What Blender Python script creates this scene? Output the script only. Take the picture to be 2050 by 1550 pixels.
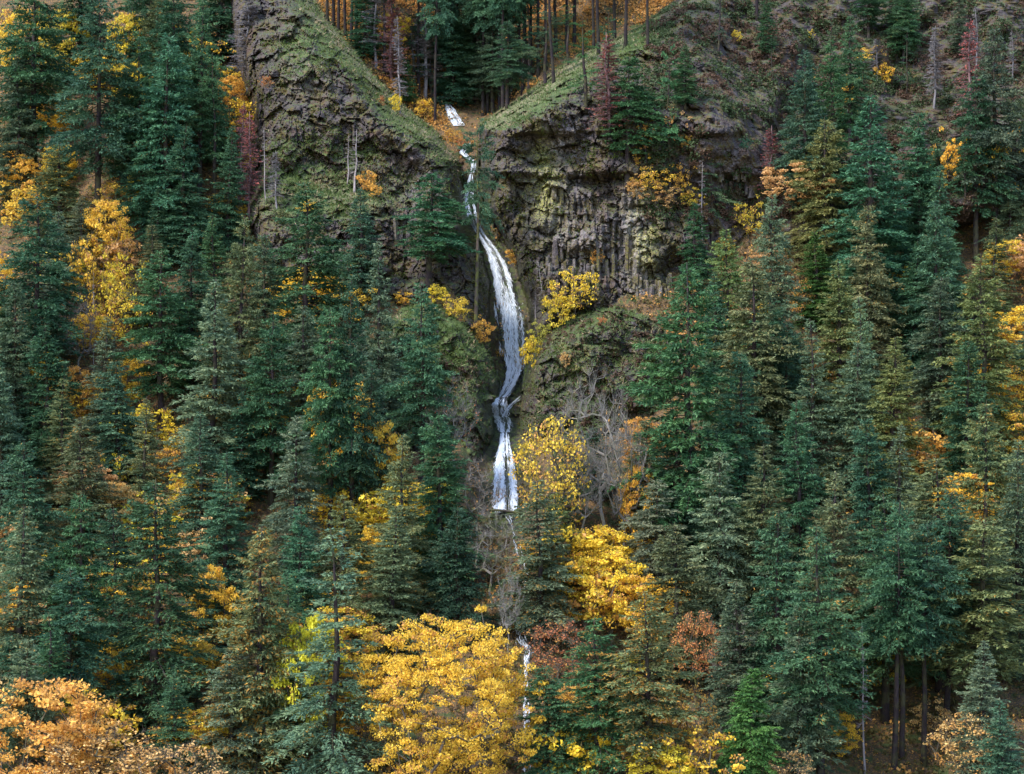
import bpy, math
import numpy as np
from mathutils import Vector

# ------------------------------------------------------------------ camera, sky, sun
scene = bpy.context.scene
for o in list(bpy.data.objects): bpy.data.objects.remove(o)
C = scene.collection
UC, VH, K = 1025.0, 1000.0, 0.08 / 300.0          # photo pixel -> slope (metres per metre of distance)
cam_d = bpy.data.cameras.new('camera'); cam = bpy.data.objects.new('camera', cam_d); C.objects.link(cam)
cam.location = (0, 0, 0); cam.rotation_euler = (math.pi / 2, 0, 0)
cam_d.sensor_fit = 'HORIZONTAL'; cam_d.angle = 2 * math.atan(1025 * K)
cam_d.shift_y = (VH - 775) / 2050.0
cam_d.clip_start = 1; cam_d.clip_end = 2000
scene.camera = cam

SUN_EL, SUN_AZ = math.radians(52), math.radians(232)   # azimuth from +Y towards +X: behind the camera, to the left
w = bpy.data.worlds.new('World'); scene.world = w; w.use_nodes = True
wn = w.node_tree.nodes; wl = w.node_tree.links
bg = wn['Background']; sky = wn.new('ShaderNodeTexSky'); sky.sky_type = 'NISHITA'; sky.sun_disc = False
sky.sun_elevation = SUN_EL; sky.sun_rotation = SUN_AZ
wl.new(sky.outputs[0], bg.inputs[0]); bg.inputs[1].default_value = 0.13
sd = bpy.data.lights.new('sun', 'SUN'); sun = bpy.data.objects.new('sun', sd); C.objects.link(sun)
sd.energy = 1.5; sd.angle = math.radians(10); sd.color = (1.0, 0.95, 0.88)
sdir = Vector((math.sin(SUN_AZ) * math.cos(SUN_EL), math.cos(SUN_AZ) * math.cos(SUN_EL), math.sin(SUN_EL)))
sun.rotation_euler = (-sdir).to_track_quat('-Z', 'Y').to_euler()
sun.location = (0, 0, 150)
vs = scene.view_settings
vs.view_transform = 'Standard'; vs.look = 'None'; vs.gamma = 1; vs.use_curve_mapping = False; vs.exposure = 2.1

rng = np.random.default_rng(7)

# ------------------------------------------------------------------ noise
def _hash(ix, iy, iz):
    h = (ix.astype(np.int64) * 374761393 + iy.astype(np.int64) * 668265263 + iz.astype(np.int64) * 2147483647 + 1274126177) & 0xffffffff
    h = ((h ^ (h >> 13)) * 1274126177) & 0xffffffff
    h = ((h ^ (h >> 16)) * 2246822519) & 0xffffffff
    return ((h ^ (h >> 15)) & 0xffff) / 65535.0
def noise(x, y, z):
    x, y, z = np.broadcast_arrays(np.asarray(x, float), np.asarray(y, float), np.asarray(z, float))
    ix, iy, iz = np.floor(x), np.floor(y), np.floor(z)
    fx, fy, fz = x - ix, y - iy, z - iz
    fx = fx * fx * (3 - 2 * fx); fy = fy * fy * (3 - 2 * fy); fz = fz * fz * (3 - 2 * fz)
    r = 0
    for a in (0, 1):
        for b in (0, 1):
            for c in (0, 1):
                r = r + _hash(ix + a, iy + b, iz + c) * (fx if a else 1 - fx) * (fy if b else 1 - fy) * (fz if c else 1 - fz)
    return r * 2 - 1
def fbm(x, y, z, n=4, gain=.5):
    r, a, f = 0, 1.0, 1.0
    for i in range(n):
        r = r + a * noise(x * f + 17.3 * i, y * f, z * f + 5.1 * i); a *= gain; f *= 2.03
    return r
def ss(a, b, x):
    t = np.clip((x - a) / (b - a), 0, 1); return t * t * (3 - 2 * t)
def gau(u, v, cu, cv, su, sv): return np.exp(-((u - cu) / su) ** 2 - ((v - cv) / sv) ** 2)

# ------------------------------------------------------------------ the hillside's shape
def sdist(u, v, poly):
    """signed distance to a polygon, positive inside"""
    d = np.full(u.shape, 1e18); ins = np.zeros(u.shape, bool); n = len(poly)
    for i in range(n):
        ax, ay = poly[i]; bx, by = poly[(i + 1) % n]
        ex, ey = bx - ax, by - ay
        t = np.clip(((u - ax) * ex + (v - ay) * ey) / (ex * ex + ey * ey), 0, 1)
        d = np.minimum(d, (u - ax - t * ex) ** 2 + (v - ay - t * ey) ** 2)
        c = (ay > v) != (by > v)
        xi = ax + (v - ay) / (ey if ey else 1e-9) * ex
        ins ^= c & (u < xi)
    d = np.sqrt(d); return np.where(ins, d, -d)
POLY_L = [(440, -330), (560, -120), (640, 28), (700, 90), (790, 205), (870, 268), (922, 325), (932, 390), (948, 455), (966, 500), (985, 560), (985, 690), (800, 720), (640, 650), (520, 560), (478, 420), (505, 250), (470, 100), (430, -100)]
POLY_R = [(965, 252), (1060, 190), (1120, 142), (1180, 108), (1290, 55), (1390, -20), (1480, -330), (2400, -330), (2400, 430), (1750, 470), (1500, 560), (1380, 640), (1320, 650), (1150, 660), (1065, 690), (1052, 610), (1030, 530), (1004, 470), (972, 420), (962, 340)]
POLY_RB = [(1056, 735), (1100, 662), (1160, 622), (1230, 598), (1300, 618), (1400, 700), (1450, 900), (1400, 1100), (1150, 1100), (1046, 1020), (1038, 930), (1028, 860), (1046, 800)]
POLY_LB = [(880, 590), (940, 648), (975, 705), (998, 770), (986, 835), (992, 870), (978, 930), (966, 1010), (850, 1060), (700, 1000), (690, 720), (800, 600)]
FALL = [(945, 345, 4), (940, 375, 8), (938, 400, 10), (943, 425, 13), (951, 450, 9), (964, 472, 10), (984, 500, 14), (998, 530, 18), (1007, 560, 21), (1016, 600, 25), (1023, 640, 27), (1026, 680, 26), (1030, 710, 25), (1034, 735, 21), (1026, 762, 17), (1015, 785, 13), (1003, 797, 13), (992, 812, 10), (991, 825, 10), (1003, 838, 13), (1013, 852, 13), (1010, 870, 9), (1010, 890, 12), (1010, 920, 20), (1011, 950, 25), (1012, 985, 28), (1013, 1026, 29)]
def round_edge(front, d, depth, wid):
    t = np.clip(1 - d / wid, 0, 1)
    return np.where(d > -6, front + depth * (1 - np.sqrt(np.maximum(0, 1 - t * t))) , 1e6)
def layers(u, v):
    A = np.interp(v, [-400, 0, 150, 300, 600, 800, 1000, 1250, 1550, 2000], [420, 368, 350, 333, 304, 286, 263, 240, 212, 172])
    A = A + 7 * noise(u / 260, v / 330, 3.3) * ss(-100, 200, v) + 3 * noise(u / 90, v / 120, 8.3)
    A = A + 24 * np.exp(-((u - 945) / 130) ** 2) * (1 - ss(180, 360, v))                     # the side valley above the falls
    A = A + 13 * gau(u, v, 1190, 800, 150, 130) + 9 * gau(u, v, 860, 800, 110, 130)
    pu = np.interp(v, [p[1] for p in FALL], [p[0] for p in FALL])
    A = A + (15 * ss(250, 420, v) * (1 - ss(700, 900, v)) + 11 * ss(650, 850, v) * (1 - ss(1000, 1110, v))) * np.exp(-((u - pu) / 75) ** 4)
    # left cliff: grassy shoulder, ledge, lower face
    fl = np.interp(v, [-330, 0, 30, 150, 290, 345, 370, 440, 470, 560, 700], [392, 341, 336, 325, 318, 316, 314.5, 306, 304.5, 302.5, 296])
    fl = fl + 3.5 * ss(700, 860, u) * ss(250, 340, v) * (1 - ss(500, 600, v)) - 2.5 * gau(u, v, 600, 110, 60, 70) - 2 * gau(u, v, 590, 255, 70, 50) + 2.6 * gau(u, v, 800, 430, 45, 110) - 2.2 * gau(u, v, 850, 300, 50, 40)
    L = round_edge(fl, sdist(u, v, POLY_L), 26, 60)
    fr = np.interp(v, [-330, -50, 60, 150, 215, 262, 275, 345, 358, 480, 600, 660], [384, 342, 331, 319, 309, 306.5, 308.5, 306, 307.5, 304.5, 302, 297])
    fr = fr - 3.2 * gau(u, v, 1075, 228, 85, 32) + 3.0 * gau(u, v, 1100, 300, 70, 34) - 1.6 * gau(u, v, 1200, 300, 50, 40) + 2 * gau(u, v, 1230, 360, 70, 12) \
        + 2.8 * gau(u, v, 1390, 225, 32, 13) + 2.6 * gau(u, v, 1530, 262, 45, 16) + 3 * gau(u, v, 1460, 360, 60, 45) - 1.5 * gau(u, v, 1300, 470, 45, 100) + 2.5 * gau(u, v, 1350, 540, 25, 60) \
        + 2.2 * gau(u, v, 1315, 545, 30, 16) + 8 * ss(1350, 1500, u) * ss(250, 420, v) - 2 * gau(u, v, 1190, 480, 40, 90) + 1.6 * gau(u, v, 1050, 400, 30, 90)
    fr2 = np.interp(v, [-330, 0, 150, 300, 430, 600, 700], [402, 356, 338, 322, 309, 300, 293]) + 5 * noise(u / 70 + v / 160, v / 150, 6.1) + 2.5 * noise(u / 34 + v / 90, v / 60, 1.9)
    k = ss(1430, 1570, u + .35 * (250 - v)); fr = fr * (1 - k) + fr2 * k
    Rr = round_edge(fr, sdist(u, v, POLY_R), 24, 55)
    fb = np.interp(v, [590, 640, 720, 860, 1000, 1100], [298, 291.5, 287, 282, 276, 268]) + 10 * ((u - 1190) / 260) ** 2
    RB = round_edge(fb, sdist(u, v, POLY_RB), 16, 60)
    fb = np.interp(v, [590, 650, 780, 900, 1060], [297, 291, 284, 279, 270])
    LB = round_edge(fb, sdist(u, v, POLY_LB), 16, 50)
    return np.stack([A, L, Rr, RB, LB])
us = np.concatenate([np.arange(-330, 470, 11.), np.arange(470, 1560, 2.3), np.arange(1560, 2400, 11.)])
vsx = np.concatenate([np.arange(-330, -10, 10.), np.arange(-10, 880, 2.3), np.arange(880, 1060, 4.), np.arange(1060, 1990, 11.)])
U, V = np.meshgrid(us, vsx)
LAY = layers(U, V); ZONE = np.argmin(LAY, 0); Y = LAY.min(0)
X0 = (U - UC) * K * Y; Z0 = (VH - V) * K * Y
rocky = np.where(ZONE == 0, 0.35, 1.0)
pal = np.interp(V, [p[1] for p in FALL], [p[0] for p in FALL])
infall = np.exp(-((U - pal) / 34) ** 2) * ss(330, 380, V) * (1 - ss(1020, 1060, V))
slope_veg = ss(1330, 1420, U) * (ZONE == 2)
def worley(x, z, seed):
    ix, iz = np.floor(x), np.floor(z); best = np.full(x.shape, 9e9); out = np.zeros(x.shape); sec = np.full(x.shape, 9e9)
    for a in (-1, 0, 1):
        for b in (-1, 0, 1):
            cx, cz = ix + a, iz + b; px = cx + _hash(cx, cz, cx * 0 + seed); pz = cz + _hash(cx, cz, cx * 0 + seed + 1)
            d = (x - px) ** 2 + (z - pz) ** 2
            val = _hash(cx, cz, cx * 0 + seed + 2) * 2 - 1 + (x - px) * (_hash(cx, cz, cx * 0 + seed + 3) - .5) * 1.6 + (z - pz) * (_hash(cx, cz, cx * 0 + seed + 4) - .1) * 1.6
            k = d < best; sec = np.where(k, best, np.minimum(sec, d)); out = np.where(k, val, out); best = np.where(k, d, best)
    return out, np.sqrt(sec) - np.sqrt(best)
wx = X0 + .35 * noise(X0 / 1.3, 1, Z0 / 1.3); wz = Z0 + .35 * noise(X0 / 1.3, 7, Z0 / 1.3) + .25 * X0
blk1, ed1 = worley(wx / 2.9, wz / 3.8, 11); blk2, ed2 = worley(wx / 1.05, wz / 1.5, 23); blk3, ed3 = worley(wx / .5, wz / .6, 37)
lump = fbm(X0 / 5.5, Y / 5.5, Z0 / 4.2, 3, .55)
ridg = 1 - np.abs(fbm(X0 / 2.6 + 40, Y / 3, Z0 / 1.9, 4, .55))
ledge = np.abs(((Z0 / 4.3 + 0.35 * noise(X0 / 9, Y / 9, Z0 / 9)) % 1) - .5) * 2
colm = np.exp(-((U - 1180) / 120) ** 4) * ss(350, 420, V) * (1 - ss(570, 610, V)) * (ZONE == 2)
ribs = np.abs(((X0 / 1.15 + .5 * noise(X0 / 3, 0, Z0 / 7)) % 1) - .5) * 2
fine = fbm(X0 / .8, Y / .8, Z0 / .7, 3, .6)
disp = rocky * (1 - .75 * infall) * (2.0 * lump - .6 * (ridg - .5) + .2 * (ledge - .5) + .26 * fine + (1 - .6 * slope_veg) * (.85 * blk1 + .42 * blk2 + .16 * blk3 + .5 * (ed1 < .07) + .3 * (ed2 < .1))) + colm * .9 * ribs
Y = Y + disp
X = (U - UC) * K * Y; Z = (VH - V) * K * Y
P = np.stack([X, Y, Z], -1)
du = np.gradient(P, axis=1); dv = np.gradient(P, axis=0)
N = np.cross(du, dv); N /= np.linalg.norm(N, axis=-1, keepdims=True) + 1e-9
N = np.where((N[..., 1] > 0)[..., None], -N, N)
def at(u, v, arr=None):
    """point of the hillside seen at a photo pixel"""
    arr = P if arr is None else arr
    u = np.asarray(u, float); v = np.asarray(v, float)
    i = np.clip(np.searchsorted(us, u) - 1, 0, len(us) - 2); j = np.clip(np.searchsorted(vsx, v) - 1, 0, len(vsx) - 2)
    a = (u - us[i]) / (us[i + 1] - us[i]); b = (v - vsx[j]) / (vsx[j + 1] - vsx[j])
    if arr.ndim == 3: a = a[..., None]; b = b[..., None]
    return (arr[j, i] * (1 - a) + arr[j, i + 1] * a) * (1 - b) + (arr[j + 1, i] * (1 - a) + arr[j + 1, i + 1] * a) * b

# ------------------------------------------------------------------ mesh helpers
def mk_mesh(name, verts, tris, attrs=None, smooth=False, quads=False):
    me = bpy.data.meshes.new(name); k = 4 if quads else 3
    verts = np.ascontiguousarray(verts, np.float32); tris = np.ascontiguousarray(tris, np.int32)
    me.vertices.add(len(verts)); me.vertices.foreach_set('co', verts.ravel())
    me.loops.add(tris.size); me.loops.foreach_set('vertex_index', tris.ravel())
    me.polygons.add(len(tris)); me.polygons.foreach_set('loop_start', np.arange(0, tris.size, k, dtype=np.int32))
    me.polygons.foreach_set('loop_total', np.full(len(tris), k, np.int32))
    me.polygons.foreach_set('use_smooth', np.full(len(tris), smooth))
    for n, a in (attrs or {}).items():
        at_ = me.attributes.new(n, 'FLOAT', 'POINT'); at_.data.foreach_set('value', np.ascontiguousarray(a, np.float32))
    me.update(); me.validate(); return me
def obj(name, me, mat=None, parent=None, color=None):
    o = bpy.data.objects.new(name, me); C.objects.link(o)
    if mat is not None and me is not None and not me.materials: me.materials.append(mat)
    if parent is not None: o.parent = parent
    if color is not None: o.color = color
    return o
def tag(o, label=None, cat=None, group=None, kind=None):
    if label: o['label'] = label
    if cat: o['category'] = cat
    if group: o['group'] = group
    if kind: o['kind'] = kind
    return o
def tubes(a, b, ra, rb, sides=5):
    """tapered prisms from a[i] to b[i]"""
    a = np.asarray(a, float).reshape(-1, 3); b = np.asarray(b, float).reshape(-1, 3); n = len(a)
    d = b - a; d /= np.linalg.norm(d, axis=1, keepdims=True) + 1e-9
    ref = np.where(np.abs(d[:, 2:3]) > .9, np.array([[1., 0, 0]]), np.array([[0, 0, 1.]]))
    e = np.cross(d, ref); e /= np.linalg.norm(e, axis=1, keepdims=True) + 1e-9; f = np.cross(d, e)
    th = np.arange(sides) * 2 * math.pi / sides
    ring = e[:, None] * np.cos(th)[None, :, None] + f[:, None] * np.sin(th)[None, :, None]
    va = a[:, None] + ring * np.asarray(ra, float).reshape(-1, 1, 1); vb = b[:, None] + ring * np.asarray(rb, float).reshape(-1, 1, 1)
    verts = np.concatenate([va, vb], 1).reshape(-1, 3)
    q = np.arange(sides); q2 = (q + 1) % sides
    t = np.concatenate([np.stack([q, q2, q + sides], 1), np.stack([q2, q2 + sides, q + sides], 1)])
    tris = (t[None] + (np.arange(n) * 2 * sides)[:, None, None]).reshape(-1, 3)
    return verts, tris
def polytube(pts, rad, sides=8):
    pts = np.asarray(pts, float); rad = np.asarray(rad, float); n = len(pts)
    d = np.gradient(pts, axis=0); d /= np.linalg.norm(d, axis=1, keepdims=True)
    ref = np.array([1., .1, .05]) if abs(d[0, 2]) > .6 else np.array([0, 0, 1.])
    e = np.cross(d, ref); e /= np.linalg.norm(e, axis=1, keepdims=True); f = np.cross(d, e)
    th = np.arange(sides) * 2 * math.pi / sides
    v = pts[:, None] + (e[:, None] * np.cos(th)[None, :, None] + f[:, None] * np.sin(th)[None, :, None]) * rad[:, None, None]
    q = np.arange(sides); q2 = (q + 1) % sides; T = []
    for i in range(n - 1):
        T += [np.stack([q + i * sides, q2 + i * sides, q + (i + 1) * sides], 1), np.stack([q2 + i * sides, q2 + (i + 1) * sides, q + (i + 1) * sides], 1)]
    v = np.concatenate([v.reshape(-1, 3), pts[:1], pts[-1:]])
    T += [np.stack([q2, q, np.full(sides, n * sides)], 1), np.stack([q + (n - 1) * sides, q2 + (n - 1) * sides, np.full(sides, n * sides + 1)], 1)]
    return v, np.concatenate(T)
def join(parts):
    V_, T_, o = [], [], 0
    for v, t in parts: V_.append(v); T_.append(t + o); o += len(v)
    return np.concatenate(V_), np.concatenate(T_)
def unit(a): return a / (np.linalg.norm(a, axis=-1, keepdims=True) + 1e-9)
def blades(base, d, length, width, roll, r):
    """one pointed triangle per row: base, direction, length, half width, roll angle"""
    d = unit(d); ref = np.tile([0, 0, 1.], (len(d), 1)); ref[np.abs(d[:, 2]) > .93] = [1, 0, 0]
    s = unit(np.cross(d, ref)); n = np.cross(s, d)
    s = s * np.cos(roll)[:, None] + n * np.sin(roll)[:, None]
    v = np.stack([base - s * width[:, None], base + s * width[:, None], base + d * length[:, None]], 1).reshape(-1, 3)
    t = np.arange(len(d) * 3).reshape(-1, 3)
    return v, t
def leaves(c, size, r, up=.5):
    """one diamond of two triangles, folded on its midrib, per row"""
    n = len(c); nr = unit(r.normal(size=(n, 3)) + np.array([0, -.25, up]))
    a = unit(np.cross(nr, r.normal(size=(n, 3)))); b = np.cross(nr, a); s = np.asarray(size).reshape(-1, 1)
    v = np.stack([c - a * s * .6, c + b * s * .45 + nr * s * .12, c + a * s * .65, c - b * s * .45 + nr * s * .12], 1).reshape(-1, 3)
    k = np.arange(n)[:, None] * 4
    t = np.concatenate([k + [[0, 1, 2]], k + [[0, 2, 3]]], 1).reshape(-1, 3)
    return v, t

# ------------------------------------------------------------------ materials
def new_mat(name):
    m = bpy.data.materials.new(name); m.use_nodes = True; nt = m.node_tree
    for n in list(nt.nodes): nt.nodes.remove(n)
    return m, nt
class NB:
    def __init__(s, nt): s.nt = nt
    def n(s, t, **kw):
        x = s.nt.nodes.new(t)
        for k, v_ in kw.items(): setattr(x, k, v_)
        return x
    def link(s, a, b): s.nt.links.new(a, b)
    def val(s, sock, x):
        if hasattr(x, 'is_output'): s.link(x, sock)
        else: sock.default_value = x
    def math(s, op, a, b=0.0, clamp=False):
        x = s.n('ShaderNodeMath', operation=op, use_clamp=clamp); s.val(x.inputs[0], a); s.val(x.inputs[1], b); return x.outputs[0]
    def mix(s, f, a, b, bt='MIX'):
        x = s.n('ShaderNodeMix', data_type='RGBA', blend_type=bt); s.val(x.inputs[0], f)
        for i, c in ((6, a), (7, b)):
            if isinstance(c, tuple) and len(c) == 3: c = c + (1,)
            s.val(x.inputs[i], c)
        return x.outputs[2]
    def attr(s, name): return s.n('ShaderNodeAttribute', attribute_name=name).outputs['Fac']
    def noise(s, scale, detail=4, rough=.6, vec=None, dist=0.0):
        x = s.n('ShaderNodeTexNoise'); x.inputs['Scale'].default_value = scale; x.inputs['Detail'].default_value = detail
        x.inputs['Roughness'].default_value = rough; x.inputs['Distortion'].default_value = dist
        if vec is not None: s.link(vec, x.inputs['Vector'])
        return x.outputs[0]
    def range(s, x, a, b, c=0., d=1.):
        m = s.n('ShaderNodeMapRange'); m.clamp = True; s.val(m.inputs[0], x)
        for i, q in zip((1, 2, 3, 4), (a, b, c, d)): m.inputs[i].default_value = q
        return m.outputs[0]
    def out(s, sh):
        o = s.n('ShaderNodeOutputMaterial'); s.link(sh, o.inputs['Surface']); return o
def foliage(name, fleck=(.36, .19, .035), trans=.25, lo=.62, hi=1.45, rough=.65, warm=(1, 1, 1)):
    m, nt = new_mat(name); b = NB(nt)
    oi = b.n('ShaderNodeObjectInfo'); ra = b.attr('ra'); rb = b.attr('rb')
    k = b.range(ra, 0, 1, lo, hi)
    comb = b.n('ShaderNodeCombineColor')
    for i, e in enumerate(warm): b.val(comb.inputs[i], b.math('POWER', k, e))
    col = b.mix(1.0, oi.outputs['Color'], comb.outputs[0], 'MULTIPLY')
    isf = b.math('LESS_THAN', rb, oi.outputs['Alpha'])
    col = b.mix(isf, col, fleck)
    p = b.n('ShaderNodeBsdfPrincipled'); b.link(col, p.inputs['Base Color']); p.inputs['Roughness'].default_value = rough
    p.inputs['Specular IOR Level'].default_value = .25
    t = b.n('ShaderNodeBsdfTranslucent'); b.link(col, t.inputs['Color'])
    mx = b.n('ShaderNodeMixShader'); mx.inputs[0].default_value = trans
    b.link(p.outputs[0], mx.inputs[1]); b.link(t.outputs[0], mx.inputs[2]); b.out(mx.outputs[0])
    return m
M_needle = foliage('fir_needles', lo=.5, hi=1.9, warm=(1.45, 1.0, .75))
M_leaf = foliage('maple_leaves', fleck=(.60, .31, .085), trans=.38, lo=.72, hi=1.25, rough=.55)
def bark(name, moss=0.0):
    m, nt = new_mat(name); b = NB(nt)
    oi = b.n('ShaderNodeObjectInfo'); g = b.n('ShaderNodeNewGeometry')
    mp = b.n('ShaderNodeMapping'); mp.inputs['Scale'].default_value = (3, 3, .6); b.link(g.outputs['Position'], mp.inputs[0])
    nz = b.noise(1.3, 5, .7, mp.outputs[0])
    dk = b.range(nz, .3, .7, .5, 1.5); comb = b.n('ShaderNodeCombineColor')
    for i in range(3): b.val(comb.inputs[i], dk)
    col = b.mix(1.0, oi.outputs['Color'], comb.outputs[0], 'MULTIPLY')
    n2 = b.noise(.8, 3, .6, g.outputs['Position'])
    mf = b.math('MULTIPLY', b.range(n2, .45, .6), oi.outputs['Alpha'])
    col = b.mix(mf, col, (.11, .12, .025))
    p = b.n('ShaderNodeBsdfPrincipled'); b.link(col, p.inputs['Base Color']); p.inputs['Roughness'].default_value = .9
    p.inputs['Specular IOR Level'].default_value = .15
    bp = b.n('ShaderNodeBump'); bp.inputs['Strength'].default_value = .6; bp.inputs['Distance'].default_value = .06
    b.link(nz, bp.inputs['Height']); b.link(bp.outputs[0], p.inputs['Normal']); b.out(p.outputs[0]); return m
M_bark = bark('bark')
def rock_material(name, soil=False):
    m, nt = new_mat(name); b = NB(nt)
    g = b.n('ShaderNodeNewGeometry'); pos = g.outputs['Position']
    sx = b.n('ShaderNodeSeparateXYZ'); b.link(g.outputs['Normal'], sx.inputs[0]); nz = sx.outputs[2]
    n1 = b.noise(.22, 6, .65, pos); n2 = b.noise(1.1, 6, .7, pos); n3 = b.noise(4.5, 4, .7, pos); n4 = b.noise(.5, 5, .6, pos, .4); n5 = b.noise(9.0, 3, .75, pos)
    vo = b.n('ShaderNodeTexVoronoi'); vo.inputs['Scale'].default_value = 1.9; b.link(pos, vo.inputs['Vector'])
    vsep = b.n('ShaderNodeSeparateColor'); b.link(vo.outputs['Color'], vsep.inputs[0])
    rock = b.mix(b.range(n2, .3, .7), (.018, .014, .017), (.064, .050, .052))
    rock = b.mix(b.range(vsep.outputs[0], .2, .95, 0, .75), rock, (.095, .078, .082))
    rock = b.mix(b.math('MULTIPLY', b.range(n3, .5, .62), .75), rock, (.014, .011, .013))
    rock = b.mix(b.range(n5, .58, .68, 0, .8), rock, (.17, .145, .15))
    rock = b.mix(b.range(n1, .5, .62, 0, .65), rock, (.075, .042, .028))
    pale = b.math('MULTIPLY', b.attr('pale'), b.range(n2, .40, .55))
    rock = b.mix(pale, rock, (.33, .29, .29))
    # olive and rust coloured moss in mats
    om = b.math('MULTIPLY', b.range(n4, .46, .58), b.range(n3, .38, .54))
    col = b.mix(b.math('MULTIPLY', om, b.math('SUBTRACT', 1.0, b.math('MULTIPLY', pale, .6))), rock, b.mix(b.range(n2, .35, .65), (.068, .044, .008), (.078, .070, .010)))
    li = b.math('MULTIPLY', b.attr('lichen'), b.math('MULTIPLY', b.range(n3, .46, .54), b.range(n1, .40, .52)))
    col = b.mix(li, col, (.34, .34, .10))
    gs = b.math('ADD', nz, b.math('MULTIPLY', b.math('SUBTRACT', n2, .5), 1.1))
    gs = b.math('ADD', b.math('SUBTRACT', gs, .34), b.math('MULTIPLY', b.attr('grass'), .70))
    gs = b.math('ADD', gs, b.math('MULTIPLY', b.math('SUBTRACT', n5, .5), .8))
    moss = b.range(gs, .42, .72)
    grass = b.mix(b.range(n4, .35, .65), (.034, .060, .016), (.075, .105, .030))
    grass = b.mix(b.math('MULTIPLY', b.attr('dry'), b.range(n2, .42, .58)), grass, (.24, .19, .125))
    col = b.mix(moss, col, grass)
    wet = b.attr('wet')
    wm = b.mix(b.range(n2, .44, .60), (.016, .015, .018), (.055, .085, .012))
    col = b.mix(b.math('MULTIPLY', wet, .92), col, wm)
    if soil:
        s_ = b.mix(b.range(n2, .35, .65), (.045, .033, .024), (.10, .065, .035))
        s_ = b.mix(b.range(n3, .52, .6), s_, (.26, .14, .035))
        s_ = b.mix(b.range(n4, .52, .62), s_, (.045, .065, .02))
        col = b.mix(b.math('MULTIPLY', b.attr('soil'), 1.0), col, s_)
    p = b.n('ShaderNodeBsdfPrincipled'); b.link(col, p.inputs['Base Color'])
    b.link(b.range(wet, 0, 1, .9, .38), p.inputs['Roughness']); p.inputs['Specular IOR Level'].default_value = .3
    bp = b.n('ShaderNodeBump'); bp.inputs['Strength'].default_value = .9; bp.inputs['Distance'].default_value = .25
    b.link(b.math('ADD', n3, b.math('MULTIPLY', vo.outputs['Distance'], -.6)), bp.inputs['Height']); b.link(bp.outputs[0], p.inputs['Normal'])
    b.out(p.outputs[0]); return m
M_cliff = rock_material('mossy_basalt'); M_soil = rock_material('forest_floor', True)
def water_material():
    m, nt = new_mat('falling_water'); b = NB(nt)
    s_ = b.attr('s'); t_ = b.attr('t')
    cv = b.n('ShaderNodeCombineXYZ'); b.link(b.math('MULTIPLY', s_, .16), cv.inputs[0]); b.link(b.math('MULTIPLY', t_, 3.0), cv.inputs[1]); b.link(b.attr('rb'), cv.inputs[2])
    st = b.noise(1.6, 5, .65, cv.outputs[0], .4)
    a = b.math('MULTIPLY', b.range(st, .49, .64), b.attr('ra'))
    p = b.n('ShaderNodeBsdfPrincipled'); p.inputs['Base Color'].default_value = (.80, .84, .88, 1); p.inputs['Roughness'].default_value = .45
    tr = b.n('ShaderNodeBsdfTransparent'); mx = b.n('ShaderNodeMixShader')
    b.link(a, mx.inputs[0]); b.link(tr.outputs[0], mx.inputs[1]); b.link(p.outputs[0], mx.inputs[2]); b.out(mx.outputs[0]); return m
M_water = water_material()
def foam_material():
    m, nt = new_mat('white_water'); b = NB(nt)
    p = b.n('ShaderNodeBsdfPrincipled'); ra = b.attr('ra')
    b.link(b.mix(ra, (.50, .58, .68), (.86, .88, .91)), p.inputs['Base Color']); p.inputs['Roughness'].default_value = .4
    t = b.n('ShaderNodeBsdfTranslucent'); t.inputs['Color'].default_value = (.85, .9, .95, 1)
    mx = b.n('ShaderNodeMixShader'); mx.inputs[0].default_value = .3
    b.link(p.outputs[0], mx.inputs[1]); b.link(t.outputs[0], mx.inputs[2]); b.out(mx.outputs[0]); return m
M_foam = foam_material()

# ------------------------------------------------------------------ terrain objects
wet = np.clip(np.exp(-((U - pal) / 44) ** 2) * ss(300, 380, V) * (1 - ss(1040, 1090, V)) * 1.25, 0, 1)
pale = gau(U, V, 1120, 285, 42, 32) + .75 * gau(U, V, 1268, 470, 26, 100) + .5 * gau(U, V, 1150, 480, 70, 70) + .35 * gau(U, V, 1300, 590, 45, 25) + .4 * gau(U, V, 1460, 360, 45, 45) + .25 * gau(U, V, 620, 130, 60, 60) + .3 * gau(U, V, 830, 380, 40, 60) + .25 * gau(U, V, 1100, 380, 60, 50)
lich = gau(U, V, 1085, 300, 16, 40) + .9 * gau(U, V, 1085, 390, 40, 70) + .8 * gau(U, V, 1290, 470, 30, 90) + .7 * gau(U, V, 1305, 590, 20, 30) + .5 * gau(U, V, 1160, 720, 45, 40) + .3 * gau(U, V, 600, 110, 40, 60)
grassy = (ZONE == 1) * (1.0 * ss(-60, -6, -sdist(U, V, POLY_L)) * (1 - ss(300, 420, V)) * ss(560, 640, U) + .9 * gau(U, V, 640, 390, 130, 50) + .5 * gau(U, V, 610, 110, 60, 50) + .5 * gau(U, V, 570, 330, 60, 60) + .7 * gau(U, V, 700, 300, 60, 25)) \
    + (ZONE == 2) * (1.0 * (1 - ss(10, 60, sdist(U, V, POLY_R))) * (V < 260) * (U < 1320) + .0 * slope_veg) + (ZONE == 3) * .25 + (ZONE == 4) * .8
dry = (ZONE == 1) * (np.exp(-((sdist(U, V, POLY_L) - 8) / 14) ** 2) * (V < 320) + .55 * gau(U, V, 700, 390, 90, 40) + .4 * gau(U, V, 540, 415, 40, 30)) + (ZONE == 2) * np.exp(-((sdist(U, V, POLY_R) - 4) / 16) ** 2) * (V < 260) * (U < 1250) * .9
soil = np.where(ZONE == 0, 1.0, 0.0) * (1 - wet)
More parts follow.
